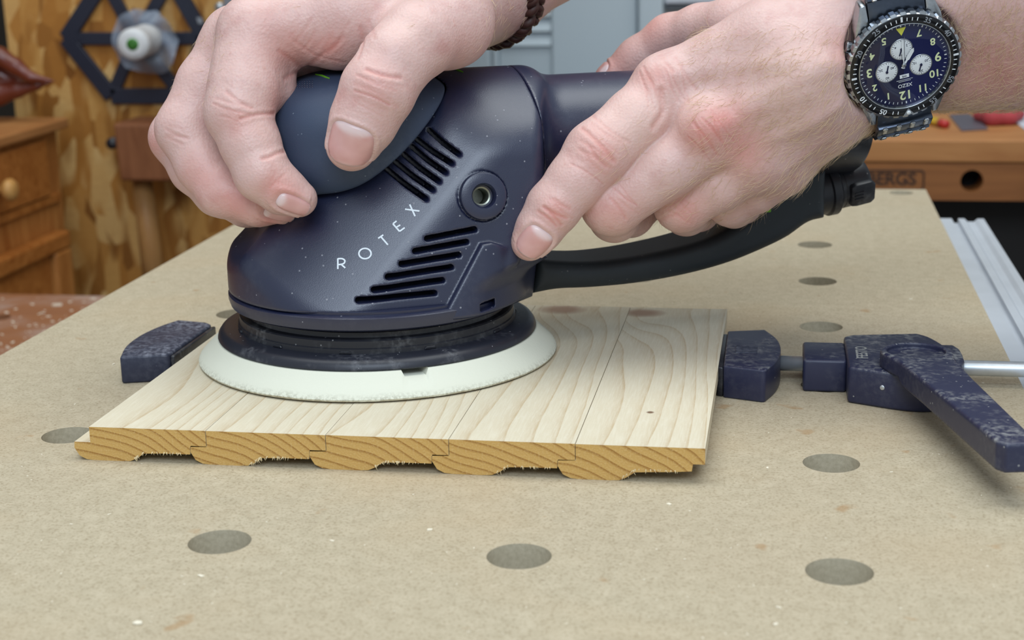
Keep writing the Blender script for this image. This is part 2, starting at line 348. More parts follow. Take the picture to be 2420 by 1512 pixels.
# ================================================================== PANEL of five tongued planks
panel = thing('spruce_panel', 'pale spruce panel of five tongued planks under the sander, end grain showing', 'wood panel', (21.3, 69.7, 0))
PW, PT, PL = 44.7, 12.8, 197.5
def plank_profile(last, seed):
    R_ = random.Random(seed)
    p = [(0, PT), (0, 6.9), (-6.2, 6.9), (-6.4, 4.6), (-4.6, 1.6), (-2, .3), (1, 0), (11, 0), (15, .2), (17.5, 1.3), (20.5, 3.3)]
    if last: p += [(26, 3.6), (33, 3.9), (40.0, 4.4), (40.4, 7.0), (PW-.2, 7.0), (PW-.2, PT)]
    else: p += [(28, 3.6), (38.1, 3.6), (38.3, 6.5), (PW-.25, 6.7), (PW-.25, PT)]
    return p
KNOTS = {3: [(.0135, .190, .0125, .0095, .011)], 4: [(.0065, .187, .011, .0085, .011), (.0225, .0385, .0016, .0016, 0)], 1: [], 0: [], 2: []}
for i in range(5):
    prof = plank_profile(i == 4, i)
    V, F = prism(prof, 0, PL); V = np.stack([V[:, 0], V[:, 2], V[:, 1]], 1)
    MP = mat_plank(False, KNOTS[i], i); ME = mat_plank(True, KNOTS[i], i)
    me_o = mesh('plank', V+np.array([21.6+PW*i, 69.7, 0]), [f[::-1] for f in F], [MP, ME], panel, smooth=False)
    me_o.data.transform(Matrix.Translation((-(.0003+PW*i*MM), 0, 0))); me_o.location = (.0003+PW*i*MM, 0, random.Random(i+3).uniform(-.00008, .00008))
    for p_ in me_o.data.polygons: p_.material_index = 1 if abs(p_.normal.y) > .8 else 0
# torn fibres hanging from the sawn lower edge
V, F = [], []; R_ = random.Random(4)
for i in range(170):
    k = R_.randrange(5); t = R_.random(); x = 21.6+PW*k+16.5+(PW-23.5)*t**1.5; z = 3.6 if x > 21.6+PW*k+20.5 else 1.0+(x-21.6-PW*k-16.5)*.62
    if k == 4: z += .5
    l = R_.uniform(.4, 1.9)*(1.4-t); a = R_.uniform(-.9, .9); w_ = R_.uniform(.1, .3); y = 69.7-R_.uniform(-.3, .35)
    n0 = len(V); V += [(x-w_, y, z+.5), (x+w_, y, z+.5), (x+math.sin(a)*l, y-R_.uniform(0, .6), z-max(.1, math.cos(a)*l*.8)), (x, y+.4, z+.5)]; F += [(n0, n0+2, n0+1), (n0+1, n0+2, n0+3), (n0+3, n0+2, n0)]
V = np.array(V); V[:, 2] = np.maximum(V[:, 2], .1)
o = mesh('torn_fibres', V, F, plain('pale_fibre', (226, 205, 160), .8), panel, smooth=False); o['kind'] = 'stuff'

# ================================================================== SANDER
sander = thing('rotary_sander', 'dark navy rotary sander with a cream disc, pressed on the spruce panel by two hands', 'sander', (102, 181, 12.8))
def slope_(aw): return 83.5-40.2*(aw/45.5)**1.6, 40.2*1.6/45.5*(aw/45.5)**.6
def head_f(u, w, v):
    aw = np.abs(w); tt = np.clip((v-47)/26, 0, 1); tt = tt*tt*(3-2*tt); r = np.hypot(np.where(u > 0, u*(1-tt), u), w); s = (v-u)/1.41421; s0, ds = slope_(np.clip(np.sqrt(aw*aw+16)-.35+.18*(u-33), .5, 70))
    d = smax(r-61.0, (s-s0)/np.sqrt(1+ds*ds), 3.5); d = smax(d, (aw-(55.0-.18*(v-42)))/1.016, 2.0)
    d = smax(d, v-(128.6-aw*aw/85), 7); d = smax(d, 43.4-v, 1.2); d = smax(d, u-(68-.25*np.maximum(aw-15, 0)-.36*np.maximum(88-v, 0)), 5); return d
def barrel_f(u, w, v):
    d = (np.sqrt((w/27.5)**2+((v-101)/24.3)**2)-1)*25.5; return smax(smax(d, u-190.5, 1.5), 30-u, 6)
FOOT = [(32.0, 66.5), (36, 66.8), (56, 60), (70, 52), (70, 30), (12, 30), (14.2, 39.3)]
def foot_f(u, w, v):
    aw = np.abs(w); tt = np.clip((v-47)/26, 0, 1); tt = tt*tt*(3-2*tt); r = np.hypot(np.where(u > 0, u*(1-tt), u), w)
    d = smax(r-63.8, (aw-(57.8-.18*(v-42)))/1.016, 2.5); d = smax(d, (aw+.95*(u-40)-54)/1.38, 5); d = smax(d, poly2(u, v, FOOT), 1.2); return smax(d, 38.5-v, 1.5)
def root_f(u, w, v):                                  # collar that takes the handle
    d = poly2(u, v, [(40, 56), (66.5, 50.3), (63.0, 34.8), (40, 36)]); return smax(d, np.abs(w)-(17+np.clip(66-u, 0, 40)*1.05), 5)
SLOTS_UP = [((1185, 388), (1338, 513)), ((1118, 437), (1299, 563)), ((1092, 478), (1265, 612)), ((1046, 518), (1230, 660)), ((997, 556), (1196, 706)), ((948, 594), (1160, 755))]
SLOTS_LO = [((1168, 972), (1425, 922)), ((1103, 1040), (1380, 990)), ((1030, 1110), (1338, 1060)), ((956, 1180), (1298, 1127)), ((880, 1250), (1250, 1197)), ((795, 1307), (1207, 1267))]
def Z4(p): return 500+p[0]/2.291, 140+p[1]/2.291
def hull0(P): u, w, v = toL(P).T; d = smin(head_f(u, w, v), barrel_f(u, w, v), 11); d = smin(d, foot_f(u, w, v), .8); return smin(d, root_f(u, w, v), 3)
slotL = []
for (a, b), hw in [(s, 1.1) for s in SLOTS_UP]+[(s, 1.15) for s in SLOTS_LO]:
    A, B = Z4(a), Z4(b); mpt = ((A[0]+B[0])/2-(1.5 if hw == 1.1 else 0), (A[1]+B[1])/2+(1.5 if hw == 1.1 else 0))
    H, _ = cast(hull0, [A[0], mpt[0], B[0]], [A[1], mpt[1], B[1]]); L = toL(H); slotL.append((L[:, [0, 2]], L[:, 1].mean(), hw))
BOSS = toL(cast(hull0, [1140], [463])[0])[0]; BN = np.array([0, 1, .18])/1.016
def hull(P):
    L = toL(P); u, w, v = L.T; d = hull0(P)
    near = np.abs(d) < 25
    if near.any():
        q = L[near]; dd = d[near]
        for uv, wm, hw in slotL:
            s = np.minimum(seg2(q[:, 0], q[:, 2], uv[0], uv[1]), seg2(q[:, 0], q[:, 2], uv[1], uv[2]))-hw
            dd = smax(dd, -np.maximum(s, (wm-11)-q[:, 1]), .5)
        e = q-BOSS; h_ = e@BN; rr = np.linalg.norm(e-h_[:, None]*BN, axis=1)
        dd = np.maximum(dd, -np.maximum(rr-4.6, -12-h_)); dd = smax(dd, -(np.abs(rr-9.6)-.35+np.maximum(np.abs(h_)-.6, 0)), .3)
        # dark latch slot low on the near side
        dd = np.maximum(dd, -np.maximum.reduce([np.abs(q[:, 0]-33.5)-3.6, np.abs(q[:, 2]-42.2-.1*(q[:, 0]-33.5))-1.7, 40-q[:, 1]]))
        d = d.copy(); d[near] = dd
    return d
seam = lambda P: (lambda L: (L[:, 0]-(60.3+(128-L[:, 2])*.115))*.99)(toL(P))
GCUT = [tuple(p) for p in spline([(-50, 80), (-28, 85.2), (-17, 87.3), (-7, 92), (7, 103.2), (21, 117.2), (31.5, 127.6)], 25)]+[(22.5, 136), (-70, 140), (-70, 80)]
def grip_f(P):
    u, w, v = toL(P).T; x, y, z = (u+3)/41.5, w/38.5, (v-105)/27.0
    d = ((np.abs(x)**2.7+np.abs(y)**2.7+np.abs(z)**2.7)**(1/2.7)-1)*30; return smax(d, poly2(u, v, GCUT), 1.3)
def body_f(P): return smax(smax(hull(P), seam(P), .5), -(grip_f(P)-.4), .3)
def motor_f(P): return smax(hull(P), .35-seam(P), .5)
_c = fromL([[0, 0, 0]])[0]
def bounds(us, ws, vs_): 
    P = fromL(np.array([(a, b, c) for a in us for b in ws for c in vs_], float)); return P.min(0)-1, P.max(0)+1
lo, hi = bounds((-63, 72), (-62, 62), (36, 131)); V, F = sdf_mesh(body_f, lo, hi, .62); mesh('gear_housing', V, F, M['navy'], sander)
lo, hi = bounds((56, 193), (-46, 46), (60, 130)); V, F = sdf_mesh(motor_f, lo, hi, .8); mesh('motor_barrel', V, F, M['navy'], sander)
lo, hi = bounds((-48, 40), (-42, 42), (76, 134)); V, F = sdf_mesh(grip_f, lo, hi, .7); mesh('palm_grip', V, F, M['grip'], sander)
# handle loop
HB = [(62.6, 35.0), (75, 36.2), (90, 35.6), (109.6, 35.7), (130, 37.3), (149, 40.3), (165, 44.5), (181, 50), (192, 56), (200.5, 57.5), (200.5, 80), (184, 84), (171, 80), (167, 66), (164, 61.5), (149, 54.4), (135, 50.9), (119, 48.5), (105, 47.2), (90, 46.9), (75, 48.4), (66.3, 50.2)]
HBs = [tuple(p) for p in spline(HB[:10], 40)]+HB[10:14]+[tuple(p) for p in spline(HB[14:], 36)]
def handle_f(P):
    u, w, v = toL(P).T; hw = 17-np.clip((u-160)/40, 0, 1)*2; d = smax(poly2(u, v, HBs), np.abs(w)-hw, 6)
    return smax(d, -(seg2(u, v, (66.5, 51), (62.7, 34.5))-.4), .5)
lo, hi = bounds((60, 203), (-19, 19), (33, 86)); V, F = sdf_mesh(handle_f, lo, hi, .75); mesh('loop_handle', V, F, M['handle'], sander)
# extraction port at the tail, power inlet below
V, F = lathe([(22, -14), (25.2, -14), (25.8, -12), (25.8, 24.5), (25.0, 26), (22.0, 26.3), (21.4, 24.5), (21.0, 6), (.1, 5)], fromL([[190.4, 0, 101]])[0], SU, 72); mesh('extraction_port', V, F, M['black'], sander, sharp=40)
PA = SU*.985+np.array([0, 0, .17])
pc = fromL([[197.5, 0, 67]])[0]
V, F = lathe([(.1, -3), (11.2, -3), (11.4, 7.5), (12.4, 8), (12.6, 11.5), (11.6, 12.5), (10.4, 13), (10.4, 15), (.1, 15)], pc, PA, 64); c_ = mesh('power_inlet', V, F, M['black'], sander, sharp=35)
V, F = lathe([(.1, 14), (9.8, 14), (10.6, 15), (10.8, 25), (9.6, 27.5), (6, 28.4), (.1, 28.5)], pc, PA, 64); mesh('plug_collar', V, F, M['black'], sander, sharp=35)
x_, y_, z_ = frame_of(PA)
for dg in (20, 140, 262):
    t = math.radians(dg); dr = SN*math.cos(t)*1.0+np.cross(PA, SN)*math.sin(t); tn = np.cross(PA, dr)
    V, F = prism([(-5, 16), (5, 16), (5.6, 19), (5.6, 26), (4, 28), (-4, 28), (-5.6, 26), (-5.6, 19)], 8.5, 12.0, (tn, PA, dr), pc, .8); mesh('grip_rib', V, F, M['black'], sander, sharp=40)
    for k in (-1.6, 0, 1.6):
        V, F = prism([(k-.3, 17.5), (k+.3, 17.5), (k+.3, 22), (k-.3, 22)], 11.6, 12.5, (tn, PA, dr), pc, .15, 1); mesh('raised_mark', V, F, M['black'], sander, smooth=False)
# flange, neck, black ring, disc
V, F = lathe([(50, 36.6), (58.6, 36.6), (60.4, 37.6), (61.2, 40.2), (61.2, 42.2), (60.2, 42.9), (58.8, 43.1), (58.8, 44.2), (50, 44.2)], SC, n=160); mesh('lower_flange', V, F, M['navy'], sander, sharp=35)
V, F = lathe([(40, 36.0), (52.5, 36.0), (54.0, 35.0), (54.3, 33.2), (56.6, 32.9), (57.2, 32.4), (57.4, 29.8), (57.9, 29.4), (58.1, 27.6), (40, 27.6)], SC, n=160); mesh('neck_ring', V, F, M['black'], sander, sharp=30)
V, F = lathe([(40, 27.5), (59.2, 27.6), (60.2, 27.2), (63.2, 27.3), (65.2, 26.4), (66.3, 24.9), (66.6, 23.6), (66.0, 23.0), (40, 22.8)], SC, n=160); mesh('brake_ring', V, F, M['ring'], sander, sharp=40)
for dg in (-118, -88, -55, -20, 15, -150):
    t = math.radians(dg); e = np.array([math.cos(t), math.sin(t), 0]); tn = np.array([-e[1], e[0], 0])
    V, F = prism([(-2.6, 27.7), (2.6, 27.7), (2.0, 28.9), (-2.0, 28.9)], 56.5, 58.6, (tn, np.array([0, 0, 1.0]), e), SC, .3, 1); mesh('clip_tab', V, F, M['black'], sander, smooth=False)
def pad_f(P):
    q = P-SC; r = np.hypot(q[:, 0], q[:, 1]); z = q[:, 2]
    d = poly2(r, z, [(0, 12.95), (73.2, 12.95), (74.7, 13.6), (75.0, 14.4), (74.0, 15.9), (71.5, 18.6), (67.2, 22.9), (0, 22.9)])
    t = np.arctan2(q[:, 1], q[:, 0])-math.radians(-76.5); return smax(d, -np.maximum.reduce([np.abs(t)*68-3.1, 66.0-r, 20.6-z]), .3)
n_ = 360; V, F = lathe([(20, 12.95), (73.2, 12.95), (74.7, 13.5), (75.05, 14.3), (74.4, 15.5), (71.2, 18.7), (67.0, 22.9), (20, 22.9)], SC, n=n_)
V = V.reshape(8, n_, 3); tt = np.arctan2(V[6, :, 1]-SC[1], V[6, :, 0]-SC[0])-math.radians(-63.5); nt = np.abs(tt)*68 < 4.2; V[6, nt, 2] = 20.4; V[6, nt, :2] = SC[:2]+(V[6, nt, :2]-SC[:2])*(67.6/67.0); V[7, nt, 2] = 20.4
mesh('backing_disc', V.reshape(-1, 3), F, M['pad'], sander, sharp=40)
# threaded side-handle socket
bo = fromL([BOSS])[0]; bn = SN*BN[1]+np.array([0, 0, BN[2]])
V, F = lathe([(3.7, -11), (3.7, -1.6), (4.3, -1.2), (4.5, 2.0), (5.0, 2.7), (8.4, 2.8), (9.1, 2.4), (9.3, 1.6), (9.3, -2)], bo, bn, 64); mesh('side_handle_socket', V, F, M['navy'], sander, sharp=35)
pr_ = [(3.68, -1.7)]+[q for k in range(9) for q in ((3.05, -2.0-k*.95), (3.5, -2.45-k*.95))]+[(3.0, -10.9), (.1, -10.9)]
V, F = lathe(pr_, bo, bn, 48); mesh('threaded_insert', V, F, plain('dull_steel', (150, 152, 140), .4, 1.0), sander, smooth=False)
# printed name along the ridge: thin strokes laid on the curved housing
def strokes(fn, lines, width, lift, off=(0, 0)):
    VV, FF = [], []
    for ln in lines:
        ln = np.asarray(ln, float); H, ok = cast(fn, ln[:, 0], ln[:, 1]); Nn = grad(fn, H); Nn /= np.linalg.norm(Nn, axis=1)[:, None]
        T = np.gradient(H, axis=0); T /= np.linalg.norm(T, axis=1)[:, None]; S = np.cross(T, Nn)*width/2; Hh = H+Nn*lift
        k = len(VV); VV += list(Hh-S)+list(Hh+S); m = len(H); FF += [(k+i, k+i+1, k+m+i+1, k+m+i) for i in range(m-1)]
    return np.array(VV), FF
def seg_(a, b, n=6): return [(a[0]+(b[0]-a[0])*t, a[1]+(b[1]-a[1])*t) for t in np.linspace(0, 1, n)]
z4l = lambda pts: [Z4(p) for p in pts]
LET = [('R', [seg_(Z4((684, 1078)), Z4((684, 1136))), z4l(spline([(684, 1080), (708, 1080), (722, 1090), (718, 1104), (704, 1110), (686, 1112)], 16)), seg_(Z4((702, 1110)), Z4((724, 1130)))]),
       ('O', [z4l([(831+33*math.cos(t), 1052+28*math.sin(t)) for t in np.linspace(0, 2*math.pi, 33)])]),
       ('T', [seg_(Z4((902, 970)), Z4((930, 951))), seg_(Z4((917, 961)), Z4((955, 1005)))]),
       ('E', [seg_(Z4((982, 891)), Z4((1018, 932))), seg_(Z4((982, 891)), Z4((1002, 876))), seg_(Z4((999, 911)), Z4((1022, 897))), seg_(Z4((1018, 932)), Z4((1046, 912)))]),
       ('X', [seg_(Z4((1048, 812)), Z4((1126, 822))), seg_(Z4((1073, 786)), Z4((1102, 850)))])]
for ch, ls in LET:
    V, F = strokes(hull0, ls, .62, .12); mesh('printed_letter', V, F, M['white_paint'], sander, smooth=False)
# green marks at the top of the grip
topf = lambda P: np.minimum(hull0(P), grip_f(P))
for qx, qy, ww, hh in ((1080, 167, 15, 4), (762, 182, 17, 4)):
    H, _ = cast(topf, [qx-ww, qx, qx+ww, qx+ww*.3], [qy-hh*1.2, qy-hh*.6, qy+hh*1.2, qy+hh*.3]); Nn = np.array([0, 0, 1.0]); V = np.concatenate([H+Nn*.5, H-Nn*.6])
    mesh('green_mark', V, [(0, 3, 2, 1), (4, 5, 6, 7), (0, 1, 5, 4), (1, 2, 6, 5), (2, 3, 7, 6), (3, 0, 4, 7)], M['green'], sander, smooth=False)
gp = fromL([[170.0, 12, 66]])[0]; V, F = box(gp-np.array([4, 4, 3]), gp+np.array([4, 4, 3]), .5); mesh('green_switch', V, F, M['green'], sander, smooth=False)
# dimpled switch plate on the crown of the grip
H, ok = cast(topf, *np.array([(x, y) for y in np.linspace(192, 206, 4) for x in np.linspace(702, 738, 7)]).T)
for h in H[ok]:
    V, F = lathe([(.1, .35), (.28, .25), (.45, -.1)], h, (0, 0, 1), 8); mesh('grip_dimple', V, F, M['navy'], sander)

# ================================================================== PERSON: both arms
person = thing('person', 'person seen only by the two bare forearms and hands gripping the sander', 'person', (150, 200, 90))
def chain(P, J, k=3.0):
    d = None
    for (a, ra), (b, rb) in zip(J[:-1], J[1:]):
        e = rcone(P, a, b, ra, rb); d = e if d is None else smin(d, e, k)
    return d
def J_(spec): return [(lp(px, py, wv), r) for px, py, wv, r in spec]
class Hand:
    watch = None
    def __init__(s, palm, fingers, bumps, arm, thumb, arm2=None):
        s.palm = [J_(c) for c in palm]; s.f = [J_(c) for c in fingers]; s.th = J_(thumb); s.b = J_(bumps); s.arm = J_(arm); s.arm2 = J_(arm2) if arm2 else None
        allp = np.array([p for c in s.palm+s.f+[s.th, s.b, s.arm] for p, r in c]); s.lo = allp.min(0)-42; s.hi = allp.max(0)+42
    def __call__(s, P):
        d = chain(P, s.arm, 12)
        if s.arm2: d = smin(d, chain(P, s.arm2, 12), 10)
        for c in s.palm: d = smin(d, chain(P, c, 6), 11)
        for p, r in s.b: d = smin(d, np.linalg.norm(P-p, axis=1)-r, 9)
        out = smin(d, chain(P, s.th, 3.5), 9)
        for c in s.f: out = smin(out, smin(d, chain(P, c, 3.0), 5.5), .9)
        if s.watch is not None:                      # skin pressed flat under the watch
            c, n = s.watch; q = P-c; hh = q@n; rr = np.linalg.norm(q-hh[:, None]*n, axis=1); out = smax(out, -(np.maximum(rr-23.5, -10.6-hh)), 3.0)
        return out
RH = Hand(
    palm=[[(1060, 25, 12, 17), (820, 40, 14, 15), (603, 78, 8, 13.8)], [(1070, 10, -8, 18), (800, 20, -14, 15), (562, 98, -14, 13.5)], [(1080, 10, -28, 17), (800, 20, -36, 14), (545, 112, -36, 12.5)], [(1080, 20, -40, 15), (820, 40, -54, 13), (565, 150, -54, 11)], [(640, 110, -4, 13), (700, 118, -16, 13.5), (780, 90, -10, 13)]],
    fingers=[[(603, 78, 8, 13.8), (584, 160, 14, 13.2), (577, 214, 18, 13.7), (563, 266, 22, 12.6), (592, 340, 27, 11.2), (620, 410, 32, 10.5), (666, 449, 34, 8.9), (707, 470, 36, 7.0)],
             [(562, 98, -14, 13.5), (490, 200, -12, 12), (440, 305, -8, 11.9), (480, 390, 0, 10.6), (530, 452, 8, 10.2), (610, 482, 16, 8.4), (671, 489, 20, 6.4)],
             [(545, 112, -36, 12.5), (480, 220, -34, 11.3), (418, 325, -30, 11.0), (460, 400, -20, 9.8), (515, 455, -12, 9.3), (580, 490, -2, 7.5), (622, 503, 4, 6.0)],
             [(565, 150, -54, 11), (520, 230, -54, 9.8), (470, 320, -50, 9.2), (500, 390, -40, 8.3), (545, 440, -30, 8), (600, 470, -20, 6)]],
    thumb=[(1062, 48, 26, 15.8), (985, 95, 40, 14.4), (935, 145, 46, 13.4), (893, 213, 50, 13.7), (860, 283, 50, 12.2), (831, 343, 49, 9.8)],
    bumps=[(1062, 68, 24, 14.5), (800, 95, 14, 10), (650, 215, 12, 8)],
    arm=[(1075, -5, -14, 22), (1160, -55, -34, 24), (1420, -232, -85, 33), (1640, -390, -128, 38)])
LH = Hand(
    palm=[[(2035, 60, 66, 20), (1820, 100, 62, 16), (1600, 205, 45, 13.8)], [(2035, 105, 64, 20), (1880, 172, 75, 15), (1715, 300, 62, 13.8)], [(2045, 140, 60, 20), (1915, 235, 72, 14), (1795, 368, 62, 12.8)], [(2045, 182, 54, 19), (1948, 278, 62, 13.4), (1848, 392, 55, 11.0)]],
    fingers=[[(1600, 205, 45, 13.8), (1505, 285, 50, 12.9), (1412, 364, 52, 13.0), (1358, 430, 53, 11.0), (1308, 490, 53, 10.4), (1275, 540, 52.5, 8.9), (1252, 572, 52, 7.4)],
             [(1715, 300, 62, 13.8), (1575, 395, 57, 12.3), (1446, 482, 50, 12.1), (1452, 512, 36, 10.0), (1490, 505, 18, 9.5), (1545, 470, 2, 8)],
             [(1795, 368, 62, 12.8), (1700, 428, 56, 11.6), (1612, 481, 48, 11.2), (1622, 500, 32, 9.6), (1650, 495, 16, 9), (1690, 468, 2, 7.5)],
             [(1848, 392, 55, 11.0), (1785, 442, 51, 10.2), (1726, 481, 45, 9.0), (1735, 490, 32, 8.2), (1755, 485, 18, 7.6), (1780, 465, 6, 6.5)]],
    thumb=[(1940, 75, 52, 15.5), (1740, 62, 12, 12.6), (1655, 70, -8, 10.6), (1583, 92, -22, 10.6), (1510, 140, -30, 9.6), (1448, 190, -34, 8.2)],
    bumps=[(1556, 198, 49, 9.6), (1662, 300, 68, 9.5), (1775, 370, 66, 8.6), (1840, 392, 60, 7.5), (1950, 110, 60, 18)],
    arm=[(2030, 105, 58, 23), (2115, 88, 55, 25.0), (2260, 70, 62, 29), (2420, 36, 72, 34), (2780, -6, 92, 40), (3060, -40, 106, 44)],
    arm2=[(2030, 20, 62, 21), (2110, -5, 66, 24.0), (2260, -40, 74, 27), (2420, -60, 84, 32), (2780, -90, 100, 38), (3060, -110, 112, 42)])
WC = at(2134, 151, depth=600.0)
WN = .11*CR-.56*CU-.82*CF; WN /= np.linalg.norm(WN)
LH.watch = (WC, WN)
M['skin'] = None
def mat_skin(name):
    b = NB(name); v = b.coord(); at_ = b.add('Attribute', attribute_name='tint'); tint = b.add('SeparateColor', {0: at_.outputs['Color']})
    mot = b.noise(v, 70, 4, .6); pore = b.add('TexVoronoi', {'Vector': v, 'Scale': 900.0}); pore2 = b.noise(v, 380, 3, .6)
    base = b.ramp(mot, [(.3, lin((206, 167, 159))), (.55, lin((213, 178, 170))), (.75, lin((200, 156, 149)))])
    c = b.mix(tint.outputs[0], base, lin((206, 116, 102))); c = b.mix(tint.outputs[1], c, lin((176, 118, 90))); c = b.mix(tint.outputs[2], c, lin((240, 206, 190)))
    c = b.mix(b.ramp(pore2, [(.62, G(0)), (.76, G(.3))]), c, lin((192, 132, 120)))
    h = b.math('ADD', b.math('MULTIPLY', pore.outputs['Distance'], .55), b.math('MULTIPLY', pore2, .9)); b.bump(h, .38, .0005)
    return b.done(Base_Color=c, Roughness=.46, Specular_IOR_Level=.45, Subsurface_Weight=.22, Subsurface_Radius=(.0045, .0016, .0009), Subsurface_Scale=1.0)
M['skin'] = mat_skin('skin')
def mat_nail():
    b = NB('nail'); v = b.coord(); n = b.noise(v, 120, 2); return b.done(Base_Color=b.mix(b.add('SeparateColor', {0: b.add('Attribute', attribute_name='tint').outputs['Color']}).outputs[0], b.ramp(n, [(.3, lin((206, 152, 146))), (.7, lin((216, 168, 162)))]), lin((228, 208, 206))), Roughness=.3, Specular_IOR_Level=.5, Subsurface_Weight=.15, Subsurface_Radius=(.003, .001, .0006), Subsurface_Scale=1.0)
M['nail'] = mat_nail()
def polyd(V, L):                                        # distance of many points to a polyline
    d = np.full(len(V), 1e9)
    for a, b in zip(L[:-1], L[1:]):
        e = b-a; t = np.clip((V-a)@e/(e@e+1e-9), 0, 1); d = np.minimum(d, np.linalg.norm(V-a-t[:, None]*e, axis=1))
    return d
def build_arm(fn, name, h, creases, ridges, reds, nails, label):
    V, F = sdf_mesh(fn, fn.lo, fn.hi, h); N = vnormals(V, F)
    disp = np.zeros(len(V)); col = np.zeros((len(V), 4)); col[:, 3] = 1
    lines = [(spline(np.array(p, float), max(6, len(p)*4)), w_, d_, kind) for kind, grp in ((0, creases), (1, ridges)) for p, w_, d_ in grp]
    Q = np.concatenate([l[0] for l in lines]+[np.array([[r[0], r[1]] for r in reds], float)]); HA, OK = cast(fn, Q[:, 0], Q[:, 1]); i0 = 0
    for L2, wid, dep, kind in lines:
        H, ok = HA[i0:i0+len(L2)], OK[i0:i0+len(L2)]; i0 += len(L2); H = H[ok]
        if len(H) < 2: continue
        near = np.where(np.linalg.norm(V-H.mean(0), axis=1) < np.linalg.norm(H-H.mean(0), axis=1).max()+8)[0]
        if not len(near): continue
        d = polyd(V[near], H)
        if kind: disp[near] += dep*np.exp(-(d/wid)**2)
        else: disp[near] += -dep*np.exp(-(d/wid)**2)+.3*dep*np.exp(-((d-2.0*wid)/wid)**2); col[near, 0] = np.maximum(col[near, 0], .30*np.exp(-(d/(wid*1.1))**2)*min(1, dep*3))
    for (px, py, rad, amt, ch), H, ok in zip(reds, HA[i0:], OK[i0:]):
        if ok: col[:, ch] = np.clip(col[:, ch]+amt*np.exp(-(np.linalg.norm(V-H, axis=1)/rad)**2), 0, 1)
    plates = []
    for c, tipd, half_l, half_w, label_n in nails:      # picture points: nail centre, a point towards the fingertip; half sizes in mm
        H, _ = cast(fn, [c[0], tipd[0]], [c[1], tipd[1]]); n = grad(fn, H[:1])[0]; n /= np.linalg.norm(n)
        a = H[1]-H[0]; a -= n*(a@n); a /= np.linalg.norm(a); s = np.cross(n, a); O = H[0]
        q = V-O; x, y = q@a/half_l, q@s/half_w; rr = (np.abs(x)**3+np.abs(y)**3)**(1/3); ok = (np.linalg.norm(q, axis=1) < half_l*2.2) & (N@n > .1)
        e = (rr-1)*half_w; disp += np.where(ok, -.45*np.exp(-(e/.55)**2)+.45*np.exp(-((e-1.3)/.8)**2)*(x < .75)-.25*(rr < 1), 0)
        plates.append((O, a, s, n, half_l, half_w, label_n))
    V2 = V+N*disp[:, None]
    o = mesh(name, V2, F, M['skin'], person, label=label)
    ca = o.data.color_attributes.new('tint', 'FLOAT_COLOR', 'POINT'); ca.data.foreach_set('color', col.astype(np.float32).ravel())
    for O, a, s, n, hl, hw, ln in plates:
        m = 17; g = np.linspace(-1, 1, m); X, Y = np.meshgrid(g, g, indexing='ij'); rr = np.maximum(np.abs(X), np.abs(Y)); sc_ = rr/np.maximum((np.abs(X)**3.2+np.abs(Y)**3.2)**(1/3.2), 1e-6); X, Y = X*sc_, Y*sc_
        Q = O+(X*hl).reshape(-1, 1)*a+(Y*hw).reshape(-1, 1)*s+n*4
        for _ in range(40): Q = Q-n*(evalf(fn, Q)*.8)[:, None]
        lift = .28-.5*np.clip((rr.ravel()-.8)/.2, 0, 1); lift = np.where(X.ravel() > .8, .42, lift)
        T = Q+n*lift[:, None]; Bk = Q-n*.7; VV = np.concatenate([T, Bk]); FF = []
        for i in range(m-1):
            for j in range(m-1): k = i*m+j; FF += [(k, k+m, k+m+1, k+1)]
        e_ = [i for i in range(m)]+[i*m+m-1 for i in range(1, m)]+[(m-1)*m+i for i in range(m-2, -1, -1)]+[i*m for i in range(m-2, 0, -1)]
        for i in range(len(e_)): p, q = e_[i], e_[(i+1) % len(e_)]; FF.append((p, q, q+m*m, p+m*m))
        nl = mesh('nail', VV, FF, M['nail'], o, label=ln); lu = np.clip((-.45-X.ravel()-.25*Y.ravel()**2)/.3, 0, .75)+np.clip((X.ravel()-.86)/.1, 0, .7); lu = np.tile(np.concatenate([lu, lu])[:, None], (1, 4)); lu[:, 3] = 1
        ca = nl.data.color_attributes.new('tint', 'FLOAT_COLOR', 'POINT'); ca.data.foreach_set('color', lu.astype(np.float32).ravel())
    return o, (V2, F, N)
def arcs(cx, cy, ang, length, n, gap, wid, dep, curve=.15, jit=9):   # a fan of short wrinkles across a knuckle
    R_ = random.Random(int(cx*7+cy)); out = []; a = math.radians(ang); d = (math.cos(a), math.sin(a)); t = (-d[1], d[0])
    for i in range(n):
        tl = math.radians(ang+R_.uniform(-13, 13)); d = (math.cos(tl), math.sin(tl)); t = (-d[1], d[0]); dep_ = dep*R_.choice((.35, .5, .8, 1.2))
        k = (i-(n-1)/2)*gap+R_.uniform(-gap, gap)*.4; l = length*R_.uniform(.6, 1.05)*(1-.25*abs(i-(n-1)/2)/max(1, n/2)); o_ = R_.uniform(-jit, jit)
        out.append(([(cx+d[0]*k+t[0]*(s*l+o_)+d[0]*curve*l*s*s*(1 if i >= n/2 else -1), cy+d[1]*k+t[1]*(s*l+o_)+d[1]*curve*l*s*s*(1 if i >= n/2 else -1)) for s in (-.5, -.2, .1, .5)], wid*R_.uniform(.6, 1.3), dep_))
    return out
RC = arcs(893, 205, 115, 130, 5, 13, .7, .28)+arcs(870, 262, 115, 110, 3, 16, .55, .12)+arcs(545, 258, 110, 95, 5, 12, .6, .25)+arcs(412, 318, 110, 60, 4, 11, .6, .2)
